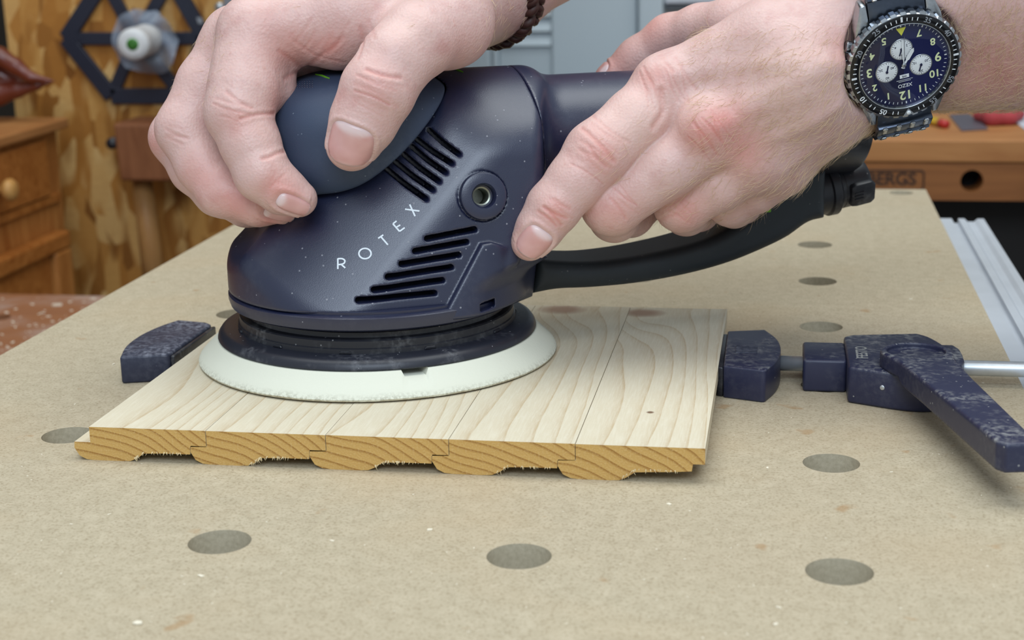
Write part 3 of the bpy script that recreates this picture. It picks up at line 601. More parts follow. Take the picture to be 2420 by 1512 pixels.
RC += [([(648, 268), (610, 270), (570, 280)], .7, .4), ([(672, 358), (655, 362), (640, 370), (622, 375)], .8, .4), ([(672, 186), (720, 160), (775, 120), (812, 88)], 1.0, .22), ([(660, 120), (700, 150), (738, 176)], .9, .18), ([(700, 100), (750, 132), (815, 148)], .8, .14), ([(852, 66), (858, 100), (846, 138)], 1.0, .22), ([(872, 50), (886, 92)], .8, .12)]
RC += arcs(735, 90, 35, 80, 9, 13, .55, .12)+arcs(640, 30, 20, 90, 6, 14, .6, .10)+arcs(650, 420, 40, 50, 4, 10, .5, .10)+arcs(800, 60, 20, 70, 6, 12, .5, .1)
RC = [(p_, w_*.95, d_*1.15) for p_, w_, d_ in RC]
RR = [((960, 60), 9, .18, 2), ((690, 120), 9, .3, 0), ((630, 60), 10, .12, 0), ((650, 250), 6, .3, 0), ((560, 290), 6, .25, 0), ((650, 440), 6, .4, 0), ((690, 470), 5, .35, 0), ((830, 380), 5, .35, 0), ((880, 200), 9, .22, 0), ((560, 480), 9, .45, 0), ((470, 420), 9, .3, 0), ((360, 340), 6, .35, 0), ((640, 520), 5, .5, 0), ((780, 110), 6, .4, 0), ((1085, 110), 8, .15, 0)]
RN = [((823, 345), (815, 378), 8.3, 8.6, 'broad thumb nail'), ((694, 487), (722, 498), 6.8, 3.5, None), ((660, 510), (690, 516), 6.2, 2.8, None)]
rarm, RM = build_arm(RH, 'arm', .62, RC, [([(1000, 60), (930, 110)], 4, .4)], [(p[0], p[1], r, a, c) for p, r, a, c in RR], RN, 'bare forearm and hand over the palm grip, in shade at the wrist')
LC = arcs(1425, 340, 130, 135, 6, 13, .75, .3)+arcs(1400, 385, 130, 110, 3, 18, .6, .14)+arcs(1310, 500, 125, 90, 5, 11, .6, .2)+arcs(1575, 205, 160, 130, 10, 12, .6, .2)+arcs(1690, 310, 150, 120, 10, 12, .55, .16)+arcs(1470, 480, 130, 100, 5, 13, .6, .18)+arcs(1620, 500, 130, 70, 4, 12, .6, .15)
LC = [(p_, w_*.9, d_*1.35) for p_, w_, d_ in LC]
LC += [([(1562, 215), (1568, 260), (1545, 300)], 1.3, .6), ([(1600, 505), (1560, 520), (1540, 538)], .8, .2), ([(1575, 150), (1590, 170)], .7, .25)]
LR_ = [([(1600, 175), (1720, 155), (1850, 150), (1950, 140)], 4.0, .8), ([(1760, 250), (1830, 215), (1920, 175), (1990, 150)], 4.2, 1.4), ([(1700, 300), (1800, 260), (1900, 225)], 3.2, .75), ([(1820, 330), (1900, 300), (1980, 250)], 3.4, .9), ([(1860, 400), (1950, 330)], 3, .6), ([(1640, 110), (1760, 80), (1880, 70)], 5, .3)]
LRED = [(1548, 190, 7, .35, 0), (1640, 318, 8, .28, 0), (1690, 295, 9, .34, 0), (1740, 270, 8, .22, 0), (1420, 365, 9, .35, 0), (1310, 500, 6, .35, 0), (1240, 590, 5, .4, 0), (1450, 500, 9, .3, 0), (1620, 500, 8, .35, 0), (1570, 240, 8, -.15, 0), (1500, 290, 12, .35, 2), (1880, 190, 18, .3, 2), (2360, 180, 22, .35, 0), (1450, 150, 10, .35, 0), (1540, 60, 9, .3, 0), (1760, 360, 10, .4, 0), (1990, 120, 8, .3, 0)]
larm, LM_ = build_arm(LH, 'arm', .66, LC, LR_, LRED, [((1262, 577), (1246, 596), 6.6, 6.0, None), ((1418, 160), (1408, 172), 5, 4, None)], 'bare freckled forearm and hand with raised veins, wearing the watch')

# ================================================================== BENCH STOP and QUICK CLAMP
def rnd(pts, n=28): return [tuple(p) for p in spline(pts, n)]
stop = thing('bench_stop', 'low dark grey rounded stop block at the panel edge opposite the lever clamp', 'bench stop', (2, 196, 0))
sp = [(12.2, 170.4), (12.2, 222.0)]+[(8.6, 225.4)]+rnd([(-6.5, 228.6), (-11, 216), (-13.3, 200), (-12.2, 182), (-7.4, 164.2)], 20)
V, F = prism(sp, 0.02, 12.0, bevel=1.0, seg=2); mesh('stop_body', V, F, M['stop'], stop, sharp=50)
V, F = prism([(12.35, 171.2), (14.3, 171.2), (14.3, 222), (12.35, 222)], 0.1, 11.0, bevel=.6); mesh('rubber_face', V, F, M['black'], stop, sharp=50)
V, F = lathe([(9.2, -16), (9.6, -15), (9.6, -.0), (.1, -.0)], (0, 192, 0), n=40); mesh('peg', V, F, M['stop'], stop)
clamp = thing('lever_clamp', 'dusty dark blue quick clamp with a long cam lever and steel rod', 'clamp', (300, 192, 0))
jp = [(247.0, 170.4), (262.4, 165.2)]+rnd([(263.8, 165.6), (268.0, 180), (269.6, 197), (268.0, 214), (262.6, 229.6)], 18)+[(246.6, 225.6)]
V, F = prism(jp, 0.02, 13.4, bevel=1.2, seg=3); mesh('jaw', V, F, M['clamp'], clamp, sharp=50)
V, F = prism([(244.35, 172), (246.9, 171.4), (246.9, 224.6), (244.35, 224.0)], 0.1, 12.4, bevel=.6); mesh('rubber_face', V, F, M['black'], clamp, sharp=50)
V, F = prism([(251, 190), (260, 190), (260, 201), (251, 201)], 13.3, 13.75, bevel=.2, seg=1); mesh('wear_pad', V, F, M['stop'], clamp, smooth=False)
V, F = tube([(268.5, 197, 7.6), (460, 197, 7.6)], 3.15, 28); mesh('rod', V, F, M['steel'], clamp)
V, F = prism([(278.6, 182), (296, 182), (296, 210.5), (278.6, 210.5)], 0.02, 13.6, bevel=1.3, seg=3); mesh('guide_block', V, F, M['clamp'], clamp, sharp=50)
V, F = prism([(326, 182), (340.6, 182), (342.4, 188), (342.6, 197), (342.2, 205), (340.4, 211), (326, 211)], 0.02, 13.6, bevel=1.2, seg=3); mesh('guide_block', V, F, M['clamp'], clamp, sharp=50)
bp = [(296.0, 168.4), (312, 161)]+rnd([(318, 158.8), (326, 158.4), (334, 163), (338, 172), (338.6, 186), (336.6, 202), (331.5, 217), (326.5, 223.4)], 26)+[(299, 218.5), (295.6, 215)]
V, F = prism(bp, 0.02, 15.0, bevel=1.3, seg=3); mesh('clamp_body', V, F, M['clamp'], clamp, sharp=50)
V, F = lathe([(9.2, -16), (9.6, -15), (9.6, -.02), (.1, -.02)], (314, 192, 0), n=40); mesh('peg', V, F, M['stop'], clamp)
HC = np.array([322.0, 171.0]); LE = np.array([346.0, 58.0]); ld = (LE-HC)/np.linalg.norm(LE-HC); ln_ = np.array([-ld[1], ld[0]])
def lever_f(P):
    x, y = (P[:, 0]-HC[0])*ld[0]+(P[:, 1]-HC[1])*ld[1], (P[:, 0]-HC[0])*ln_[0]+(P[:, 1]-HC[1])*ln_[1]; z = P[:, 2]
    arm = poly2(x, y, [(-3, 10.5), (10, 11.3), (40, 9.4), (112, 6.6), (115.5, 4.5), (115.5, -4.5), (112, -6.6), (40, -9.4), (10, -11.3), (-3, -10.5)])
    hub = np.hypot(x, y)-13.6; d2 = smin(hub, arm, 5); zt = 21.6+np.clip(x-12, 0, 200)*.008; zb = 14.9-np.clip(x-14, 0, 4)*.55-np.clip(x-18, 0, 200)*.004
    d = smax(d2, z-zt, 1.6); d = smax(d, zb-z, .8)
    dish = np.maximum(np.maximum(np.hypot(x+.6, y)-11.2, 19.4-z), 0-0*x)
    d = smax(d, -(np.maximum(np.hypot(x+.6, y)-11.2, (19.2+np.clip(x+6, 0, 30)*.10)-z)), .8)
    return d
V, F = sdf_mesh(lever_f, (300, 48, 9), (356, 188, 25), .7); mesh('cam_lever', V, F, M['clamp'], clamp)
for s in (-1, 1):
    V, F = lathe([(1.0, -.3), (1.0, .35), (.7, .5), (.1, .5)], (309+8*(s > 0), 162.6-3.4*(s > 0), 8.5-2*(s > 0)), (-.42, -.9, 0), 20)
    if s < 0: mesh('screw_plug', V, F, M['steel'], clamp)
text('FESTO', 6.4, (np.array([0, 1.0, 0]), np.array([-1.0, 0, 0]), np.array([0, 0, 1.0])), (302.2, 190, 15.02), plain('worn_lettering', (150, 150, 146), .7), clamp, 'worn_lettering', .06, .12)

# ================================================================== WRISTWATCH
_q = .255*CR-.967*CU; W12 = _q-CF*((_q@WN)/(CF@WN)); W12 /= np.linalg.norm(W12); W3 = np.cross(W12, WN)
watch = thing('wristwatch', 'steel chronograph wristwatch with a blue dial and black bezel, worn on the freckled wrist', 'watch', tuple(WC))
fr = (W3, W12, WN)
def pol(deg, r): t = math.radians(deg); return (r*math.sin(t), r*math.cos(t))     # clockwise from twelve
steel2 = plain('brushed_steel', (178, 182, 186), .28, 1.0, .08, 900); gun = plain('gunmetal', (84, 92, 106), .30, .9, .08, 500); blackins = plain('black_insert', (10, 10, 14), .25); lume = plain('lume_print', (218, 228, 178), .5)
white = plain('white_enamel', (226, 230, 232), .4); grey_p = plain('grey_print', (140, 144, 150), .4); navyd = plain('dark_blue_hand', (16, 22, 60), .35)
def mat_dial():
    b = NB('sunburst_dial'); v = b.coord(); s = b.add('SeparateXYZ', {0: v}); b.m.node_tree.nodes.active = b.b
    ang = b.math('ARCTAN2', b.math('SUBTRACT', s.outputs[0], 0.0), b.math('SUBTRACT', s.outputs[2], 0.0)); rays_ = b.noise(b.add('CombineXYZ', {0: ang, 1: 0, 2: 0}).outputs[0], 9, 2)
    return b.done(Base_Color=b.ramp(rays_, [(.35, lin((10, 13, 44))), (.55, lin((20, 28, 84))), (.7, lin((52, 66, 140)))]), Roughness=.3, Metallic=.35)
V, F = lathe([(.1, -10.5), (17, -10.5), (19.6, -9), (20.2, -4), (20.4, -1.6), (19, -1.4), (.1, -1.4)], WC, WN, 96); mesh('case', V, F, steel2, watch, sharp=40)
# lugs: four horns
for sx in (-1, 1):
    for sy in (-1, 1):
        pts = [(sx*9.6, sy*14.5), (sx*17.4, sy*9.0), (sx*16.6, sy*17), (sx*14.6, sy*22.5), (sx*13.4, sy*25.8), (sx*11.2, sy*26.2), (sx*11.0, sy*20)]
        if sx*sy < 0: pts = pts[::-1]
        V, F = prism(pts, -8.0, -1.6, bevel=.7, seg=2); V[:, 2] -= np.clip(np.abs(V[:, 1])-15, 0, 20)**1.3*.10
        V = WC+V[:, :1]*W3+V[:, 1:2]*W12+V[:, 2:3]*WN; mesh('lug', V, F, steel2, watch, sharp=40)
# rotating bezel with a coin edge
t = np.linspace(0, 2*np.pi, 288, endpoint=False); tooth = np.where(np.sin(t*36) > -.25, 22.3, 21.6)
prof = [(19.0, -1.3), (None, -1.3), (None, 1.5), (21.3, 2.1), (19.5, 2.4), (18.0, 2.3), (17.8, 1.6)]
V = np.concatenate([WC+(tooth if r is None else np.full(288, r))[:, None]*(np.sin(t)[:, None]*W3+np.cos(t)[:, None]*W12)+h*WN for r, h in prof]); F = [(i*288+j, (i+1)*288+j, (i+1)*288+(j+1) % 288, i*288+(j+1) % 288) for i in range(len(prof)-1) for j in range(288)]
mesh('bezel', V, F, steel2, watch, smooth=False)
V, F = lathe([(21.25, 2.15), (21.1, 2.36), (18.1, 2.75), (17.9, 2.4)], WC, WN, 120); mesh('bezel_insert', V, F, blackins, watch)
V, F = lathe([(18.0, 2.3), (17.75, 2.9), (17.45, 2.5), (17.4, .6)], WC, WN, 120); mesh('inner_ring', V, F, steel2, watch)
def on_dial(x, y, z): return WC+x*W3+y*W12+z*WN
def txt_at(s, deg, r, size, mat, z, rot, name, bold=.02):
    x, y = pol(deg, r); a = math.radians(-rot); ex = math.cos(a)*W3+math.sin(a)*W12; ey = -math.sin(a)*W3+math.cos(a)*W12
    return text(s, size, (ex, ey, WN), on_dial(x, y, z), mat, watch, name, .05, bold)
def bar(deg, r0, r1, wd, mat, z, name, cx=0, cy=0, parent=watch):
    (x0, y0), (x1, y1) = pol(deg, r0), pol(deg, r1); e = np.array([x1-x0, y1-y0]); e /= np.linalg.norm(e); p = np.array([-e[1], e[0]])*wd/2; A, B = np.array([x0+cx, y0+cy]), np.array([x1+cx, y1+cy])
    V, F = prism([tuple(A-p), tuple(A+p), tuple(B+p), tuple(B-p)][::-1], z, z+.1); V = WC+V[:, :1]*W3+V[:, 1:2]*W12+V[:, 2:3]*WN; return V, F
for k, s in ((5, '05'), (10, '10'), (20, '20'), (25, '25'), (35, '35'), (40, '40'), (50, '50'), (55, '55')): txt_at(s, k*6, 19.55, 3.0, white if k in (5, 10) else grey_p, 2.62, k*6, 'bezel_numeral', .05)
ms = []
for k in range(60):
    if k % 5 == 0 or min((k-q) % 60 for q in ()) if False else k % 5 == 0: continue
    if any(min((k-q) % 60, (q-k) % 60) <= 1 for q in (5, 10, 20, 25, 35, 40, 50, 55, 0)): continue
    ms.append(bar(k*6, 18.9, 20.2, .34, white, 2.56, ''))
for k in (15, 30, 45): ms.append(bar(k*6, 18.4, 20.8, .8, grey_p, 2.56, ''))
V, F = joinm(*ms); o = mesh('bezel_ticks', V, F, white, watch, smooth=False); o['kind'] = 'stuff'
V, F = prism([(0, 18.0), (2.2, 20.9), (-2.2, 20.9)], 2.45, 2.75); V = WC+V[:, :1]*W3+V[:, 1:2]*W12+V[:, 2:3]*WN; mesh('bezel_marker', V, F, steel2, watch, smooth=False)
V, F = lathe([(.1, .75), (.8, .75), (.8, .2)], on_dial(0, 19.9, 2.4), WN, 20); mesh('bezel_dot', V, F, white, watch)
WC_case = WC; WC = WC+1.6*WN                             # dial and hands sit just under the crystal
D_ = bpy.data.meshes.new('dial'); 
bmd = bmesh.new(); bmesh.ops.create_circle(bmd, cap_ends=True, radius=.0178, segments=96); bmd.to_mesh(D_); bmd.free()
od = bpy.data.objects.new('dial', D_); D_.materials.append(mat_dial()); place(od, D_, watch)
Rm = Matrix(((W3[0], W12[0], WN[0], 0), (W3[1], W12[1], WN[1], 0), (W3[2], W12[2], WN[2], 0), (0, 0, 0, 1))); D_.transform(Matrix.Rotation(0, 4, 'X')); od.matrix_local = Matrix.Translation(Vector(.6*MM*WN))@Rm
for k, s, sz in ((12, '12', 4.6), (1, '1', 3.4), (2, '2', 3.4), (3, '3', 4.6), (4, '4', 3.6), (5, '5', 3.6), (7, '7', 3.6), (8, '8', 3.6), (9, '9', 4.6), (10, '10', 3.8), (11, '11', 3.8)):
    txt_at(s, k*30, 13.4 if k in (3, 9) else 13.0 if k == 12 else 13.6, sz*1.12, lume, -.93, 0 if k not in (4, 5, 7, 8) else 0, 'hour_numeral', .09)
ms = [bar(k*6, 15.9, 16.8, .2 if k % 5 else .45, white, -.95, '') for k in range(60)]; V, F = joinm(*ms); o = mesh('minute_ticks', V, F, white, watch, smooth=False); o['kind'] = 'stuff'
V, F = prism([(0, -12.4), (1.9, -15.6), (-1.9, -15.6)], -.95, -.75); V = WC+V[:, :1]*W3+V[:, 1:2]*W12+V[:, 2:3]*WN; mesh('lume_triangle', V, F, plain('yellow_lume', (214, 214, 70), .5), watch, smooth=False)
for cx, cy, nums, hd in ((6.6, 1.5, ('60', '20', '40'), 195), (-6.7, 1.8, ('30', '10', '20'), 20), (.4, -6.6, ('6', '4', '2'), 20)):
    c0 = on_dial(cx, cy, 0)
    V, F = lathe([(.1, -.93), (4.0, -.93), (4.15, -.99)], c0, WN, 48); sd = mesh('subdial', V, F, white, watch)
    V, F = lathe([(4.0, -.9), (4.3, -.85), (4.4, -.98)], c0, WN, 48); mesh('subdial_rim', V, F, steel2, sd)
    ms = [bar(a, 3.35, 3.8, .09 if a % 60 else .2, navyd, -.92, '', cx, cy) for a in range(0, 360, 15)]; V, F = joinm(*ms); q_ = mesh('subdial_ticks', V, F, navyd, sd, smooth=False); q_['kind'] = 'stuff'
    for s, a in zip(nums, (0, 120, 240)): x, y = pol(a, 2.55); text(s, 1.4, fr, on_dial(cx+x, cy+y, -.9), navyd, sd, 'subdial_numeral', .02, .01)
    V, F = bar(hd, -.6, 2.7, .5, navyd, -.8, '', cx, cy); V2, F2 = lathe([(.1, -.6), (.5, -.6), (.5, -.9)], c0, WN, 20); V, F = joinm((V, F), (V2, F2)); mesh('subdial_hand', V, F, navyd, sd, smooth=False)
for deg, L_, wd, z, nm, mt in ((181, 11.0, .95, -.35, 'minute_hand', white), (214, 7.6, 1.5, -.5, 'hour_hand', white), (184, 12.5, .2, -.2, 'second_hand', steel2)):
    (x1, y1) = pol(deg, 1); e = np.array([x1, y1]); p = np.array([-y1, x1])
    V, F = prism([tuple(e*-1.4-p*wd*.3), tuple(e*2.2-p*wd*.25), tuple(e*2.8-p*wd*.5), tuple(e*(L_-1.2)-p*wd*.5), tuple(e*L_), tuple(e*(L_-1.2)+p*wd*.5), tuple(e*2.8+p*wd*.5), tuple(e*2.2+p*wd*.25), tuple(e*-1.4+p*wd*.3)], z, z+.12)
    V = WC+V[:, :1]*W3+V[:, 1:2]*W12+V[:, 2:3]*WN; mesh(nm, V, F, mt, watch, smooth=False)
V, F = lathe([(.1, .05), (.7, .05), (.9, -.2), (.9, -.8)], WC, WN, 24); mesh('hand_hub', V, F, steel2, watch)
text('XEZO', 2.1, fr, on_dial(0, 8.9, -.95), white, watch, 'dial_lettering', .03, .01)
V, F = joinm(*[prism([(-w_, y), (w_, y), (w_, y+.14), (-w_, y+.14)], -.96, -.9) for w_, y in ((2.4, 7.0), (3.2, 6.4))]); V = WC+V[:, :1]*W3+V[:, 1:2]*W12+V[:, 2:3]*WN; mesh('dial_rule', V, F, white, watch, smooth=False)
V, F = prism([(-1.8, 4.2), (1.8, 4.2), (1.8, 5.7), (-1.8, 5.7)], -.98, -.9); V = WC+V[:, :1]*W3+V[:, 1:2]*W12+V[:, 2:3]*WN; mesh('day_window', V, F, white, watch, smooth=False); text('WE', 1.2, fr, on_dial(0, 4.95, -.87), navyd, watch, 'day_lettering', .02, .02)
WC = WC_case
def mat_crystal():
    m = bpy.data.materials.new('crystal'); m.use_nodes = True; t = m.node_tree; n = t.nodes; n.remove(n['Principled BSDF']); a = n.new('ShaderNodeBsdfTransparent'); g = n.new('ShaderNodeBsdfGlossy'); g.inputs['Roughness'].default_value = .02; lw = n.new('ShaderNodeLayerWeight'); f = n.new('ShaderNodeMapRange'); f.inputs[1].default_value = .55; f.inputs[3].default_value = .04; f.inputs[4].default_value = .5; t.links.new(lw.outputs['Facing'], f.inputs[0]); mx = n.new('ShaderNodeMixShader')
    t.links.new(f.outputs[0], mx.inputs[0]); t.links.new(a.outputs[0], mx.inputs[1]); t.links.new(g.outputs[0], mx.inputs[2]); t.links.new(mx.outputs[0], n['Material Output'].inputs[0]); return m
V, F = lathe([(17.6, 2.4), (17.0, 2.95), (9, 3.2), (.05, 3.25)], WC, WN, 96); mesh('crystal', V, F, mat_crystal(), watch)
# crown, pushers on the three o'clock side, small crown opposite
def stud(deg, r0, prof, nm, zz=-4.5):
    x, y = pol(deg, r0); e = (np.array([x, y])/np.hypot(x, y)); V, F = lathe(prof, on_dial(x, y, zz), e[0]*W3+e[1]*W12, 40); return mesh(nm, V, F, steel2, watch, sharp=35)
stud(90, 19.5, [(1.8, 0), (1.8, 2), (3.2, 2.2), (3.3, 4.2), (2.6, 5), (.1, 5.1)], 'crown')
for dg in (62, 118): stud(dg, 19.4, [(1.6, 0), (1.6, 1.6), (2.4, 1.8), (2.4, 3.4), (1.9, 3.8), (.1, 3.9)], 'pusher')
for dg in (276, 266): stud(dg, 20, [(1.4, 0), (1.4, 1.2), (1.7, 1.4), (1.7, 2.6), (1.1, 3), (.1, 3)], 'side_crown', -3.6)
for dg in (76, 104):
    x, y = pol(dg, 20.4); V, F = prism([(x-2, y-1.6), (x+2.2, y-1.2), (x+2.2, y+1.2), (x-2, y+1.6)], -7.5, -2.2, bevel=.5); V = WC+V[:, :1]*W3+V[:, 1:2]*W12+V[:, 2:3]*WN; mesh('crown_guard', V, F, steel2, watch, sharp=40)
# bracelet: rows of links bent round the wrist
BP = spline([(29.5, -5.2), (33.8, -8.6), (36.8, -14.5), (37.8, -23), (36.4, -33), (32, -42.5), (24, -50), (12, -55), (0, -56.5)], 200)
arc = np.concatenate([[0], np.cumsum(np.linalg.norm(np.diff(BP, axis=0), axis=1))])
def brow(q, d, wid, sgn):
    tg = (d[0]*W12*sgn+d[1]*WN)*sgn; e = np.cross(W3, tg); e = e if e@(q[0]*W12*sgn+(q[1]+28)*WN) > 0 else -e; c = WC+q[0]*W12*sgn+q[1]*WN
    V, F = prism([(-wid, -3.3), (wid, -3.3), (wid, 3.3), (-wid, 3.3)], -1.4, 1.4, (W3, tg, e), c, .5, 2); pl = mesh('bracelet_link', V, F, gun, watch, sharp=40)
    for j in range(4):
        x = (j-1.5)*wid*.5; y0, y1 = sorted((-3.7*sgn, .6*sgn)); V, F = prism([(x-1.0, y0), (x+1.0, y0), (x+1.0, y1), (x-1.0, y1)], .8, 2.0, (W3, tg, e), c, .35, 1); mesh('polished_bar', V, F, steel2, pl, sharp=40)
for sgn in (1, -1):
    for k, l in enumerate(np.arange(0, arc[-1]-2, 7.0)):
        i = min(int(np.searchsorted(arc, l)), 198); d = BP[i+1]-BP[i]; brow(BP[i], d/np.linalg.norm(d), 11.0-min(k, 5)*.35, sgn)
    y0, y1 = sorted((sgn*17.5, sgn*27.2)); V, F = prism([(-10.8, y0), (10.8, y0), (10.8, y1), (-10.8, y1)], -5.6, -2.2, bevel=.4); V[:, 2] -= np.clip(np.abs(V[:, 1])-17, 0, 20)*.14; V = WC+V[:, :1]*W3+V[:, 1:2]*W12+V[:, 2:3]*WN; mesh('end_link', V, F, gun, watch, sharp=40)

# ================================================================== BRAIDED BRACELET
a0, a1 = lp(1075, -5, -14), lp(1420, -232, -85); ax = (a1-a0)/np.linalg.norm(a1-a0); bc = lp(1138, -43, -30)
brc = thing('braided_bracelet', 'dark brown braided leather bracelet around the shaded wrist', 'bracelet', tuple(bc))
x_, y_, z_ = frame_of(ax); leather = plain('brown_leather', (62, 34, 28), .5, 0, .2, 250, .3)
for k in range(4):
    t = np.linspace(0, 2*np.pi, 181); ph = 20*t+k*np.pi/2
    r = 26.6+1.9*np.sin(ph*1.0)*(1 if k % 2 else -1); h = 3.6*np.cos(ph*.5+k*np.pi/2)
    P = bc+r[:, None]*(np.cos(t)[:, None]*x_+np.sin(t)[:, None]*y_)+h[:, None]*z_
    V, F = tube(P, 2.0, 8, False); mesh('strand', V, F, leather, brc)

# ================================================================== ARM HAIR (fine curved strands, one mass per arm)
def hair(fnV, n, boxes, dirs, L, parent, mat, seed):
    Vv, Ff, Nn = fnV; R = np.random.default_rng(seed); px, py = project(Vv); vis = (Nn@CF < .55); W_ = np.zeros(len(Vv))
    for (x0, y0, x1, y1, dn) in boxes: W_ = np.maximum(W_, dn*((px > x0) & (px < x1) & (py > y0) & (py < y1)))
    W_ *= vis; idx = R.choice(len(Vv), n, p=W_/W_.sum()); VV, FF = [], []
    for i in idx:
        p, nn = Vv[i], Nn[i]; base = dirs(px[i], py[i]); d = base-nn*(base@nn); d += R.normal(0, .35, 3); d -= nn*(d@nn); d /= np.linalg.norm(d)+1e-9; l = L*R.uniform(.5, 1.3); rise = R.uniform(.12, .5); cv = np.cross(nn, d)*R.normal(0, .25)
        q = [p-nn*.2, p+d*l*.35+nn*l*rise*.28+cv*l*.1, p+d*l*.7+nn*l*rise*.42+cv*l*.4, p+d*l+nn*l*rise*.4+cv*l*.9]; s = np.cross(d, nn); k = len(VV)
        for j, w_ in enumerate((.055, .05, .035, .01)): VV += [q[j]-s*w_, q[j]+s*w_, q[j]+nn*w_*1.4]
        for j in range(3):
            for a, b in ((0, 1), (1, 2), (2, 0)): FF.append((k+3*j+a, k+3*j+b, k+3*j+3+b, k+3*j+3+a))
    o = mesh('arm_hair', np.array(VV), np.array(FF), mat, parent); o['kind'] = 'stuff'; return o
def project(P): q = P-CAM; z = q@CF; return IW/2+FPX*(q@CR)/z, IH/2-FPX*(q@CU)/z
hm = plain('blond_hair', (226, 198, 160), .4)
hair(LM_, 4200, [(1640, 60, 2060, 460, .35), (1800, 120, 2080, 420, .6), (2230, -10, 2440, 300, 1.0), (2060, 225, 2440, 310, 1.6), (1560, 380, 1900, 520, .12), (1420, 280, 1560, 420, .06)], lambda x, y: (-.75*CR-.55*CU if x < 2100 else -.35*CR-.8*CU), 7.0, larm, hm, 3)
hair(RM, 260, [(400, 60, 560, 260, .3), (1140, -20, 1320, 110, 1.0), (700, 0, 1080, 90, .1)], lambda x, y: -.8*CR-.4*CU, 5.0, rarm, hm, 5)

# ================================================================== BACKGROUND
def mat_osb():
    b = NB('osb'); v = b.coord(); warp = b.noise(v, 7, 2); col = None
    for i, (rz, sc_) in enumerate(((.95, 62), (2.3, 46), (-1.1, 74))):
        mp = b.add('Mapping', {0: v, 2: (0, rz, 0), 3: (1, 1, .33)}).outputs[0]
        vo = b.add('TexVoronoi', {'Vector': b.add('VectorMath', {0: mp, 1: b.add('CombineXYZ', {0: b.math('MULTIPLY', warp, .06), 1: 0, 2: 0}).outputs[0]}, operation='ADD').outputs[0], 'Scale': float(sc_)})
        f = b.add('SeparateColor', {0: vo.outputs['Color']}).outputs[0]; c = b.ramp(f, [(0, lin((128, 80, 32))), (.35, lin((178, 120, 54))), (.7, lin((204, 152, 82))), (1, lin((226, 186, 122)))])
        col = c if col is None else b.mix(b.ramp(b.noise(mp, 14+5*i, 2), [(.46, G(0)), (.54, G(1))]), col, c)
    g = b.noise(b.add('Mapping', {0: v, 3: (90, 90, 400)}).outputs[0], 1.0, 3); col = b.mix(b.math('MULTIPLY', g, .35), col, lin((140, 88, 38)))
    return b.done(Base_Color=col, Roughness=.6, Specular_IOR_Level=.25)
YW = 1150.0
osb = mat_osb(); pine = mat_wood('pine', (182, 118, 58), (140, 78, 30), (14, 90, 90), .4); pine_v = mat_wood('pine_rail', (186, 126, 66), (150, 88, 38), (60, 60, 8), .45); beech = mat_wood('beech', (170, 118, 72), (136, 84, 44), (6, 50, 60), .5); oldwood = mat_wood('oiled_board', (142, 92, 60), (120, 74, 48), (12, 60, 60), .55)
bx = lambda name, lo, hi, mat, par=None, bev=1.0, **k: mesh(name, *box(lo, hi, bev), mat, par, smooth=False, **k)
xl0, xr0 = at(14, 100, y=YW)[0], at(1086, 150, y=YW)[0]
V, F = prism([(xl0-6, 700), (xl0+12, -700), (xr0, -700), (xr0, 700)], YW, YW+18, (np.array([1.0, 0, 0]), np.array([0, 0, 1.0]), np.array([0, 1.0, 0])), (0, 0, 0)); V[:, 1] = np.where(V[:, 1] > YW+9, YW+18, YW)
struct(mesh('wall_back', V, F, osb, smooth=False))
struct(bx('wall_far', (-2200, 2300, -900), (2600, 2330, 1700), plain('far_wall_paint', (120, 122, 124), .8, 0, .03, 3)))
struct(bx('wall_left', (xl0-420, 300, -900), (xl0-400, 2300, 1500), plain('dark_wall', (52, 44, 36), .8)))
struct(bx('floor', (-2200, -1500, -920), (2600, 2300, -900), plain('concrete_floor', (92, 88, 82), .8, 0, .1, 6)))
X_ = np.array([1.0, 0, 0]); Z_ = np.array([0, 0, 1.0]); Yn = np.array([0, -1.0, 0])
# hexagonal frame hanging on the board
HCx, HCz = at(318, 92, y=YW-8)[0], at(318, 92, y=YW-8)[2]; pxs = 1/ (FPX/((np.array([HCx, YW-8, HCz])-CAM)@CF))
hexo = thing('hexagonal_frame', 'dark blue six-spoked hexagonal frame fixed to the strand board wall', 'frame', (HCx, YW-8, HCz))
darkblue = plain('dark_blue_metal', (30, 34, 50), .5)
P6 = [np.array(p)*pxs for p in ((-188, -2), (-78, 144), (112, 144), (182, 0), (104, -146), (-72, -146))]; P6 = [np.array([p[0], -p[1]]) for p in P6]
bw = 18.5*pxs
def strut(a, b, w_, name, z0=0, z1=6):
    e = (b-a)/np.linalg.norm(b-a); p = np.array([-e[1], e[0]])*w_; V, F = prism([tuple(a-p), tuple(b-p), tuple(b+p), tuple(a+p)], z0, z1, (X_, Z_, Yn), (HCx, YW-.5, HCz), .6, 1); mesh(name, V, F, darkblue, hexo, smooth=False)
for i in range(6):
    a, b = P6[i], P6[(i+1) % 6]; strut(a*.94, b*.94, bw, 'rim_bar'); strut(a*.1, a*.93, bw*.8, 'spoke', 0, 5.5)
V, F = prism([tuple(p*.995) for p in (P6[0]*.99, P6[0]*.86+np.array([0, 8]), P6[0]*.72, P6[0]*.86-np.array([0, 8]))][::-1], 0, 6.1, (X_, Z_, Yn), (HCx, YW-.5, HCz)); mesh('corner_plate', V, F, darkblue, hexo, smooth=False)
V, F = prism([(a*pxs, b*pxs) for a, b in ((156, 48), (168, 48), (172, 34), (160, 34))], 6, 6.4, (X_, Z_, Yn), (HCx, YW-.5, HCz)); mesh('pale_label', V, F, grey_p, hexo, smooth=False)
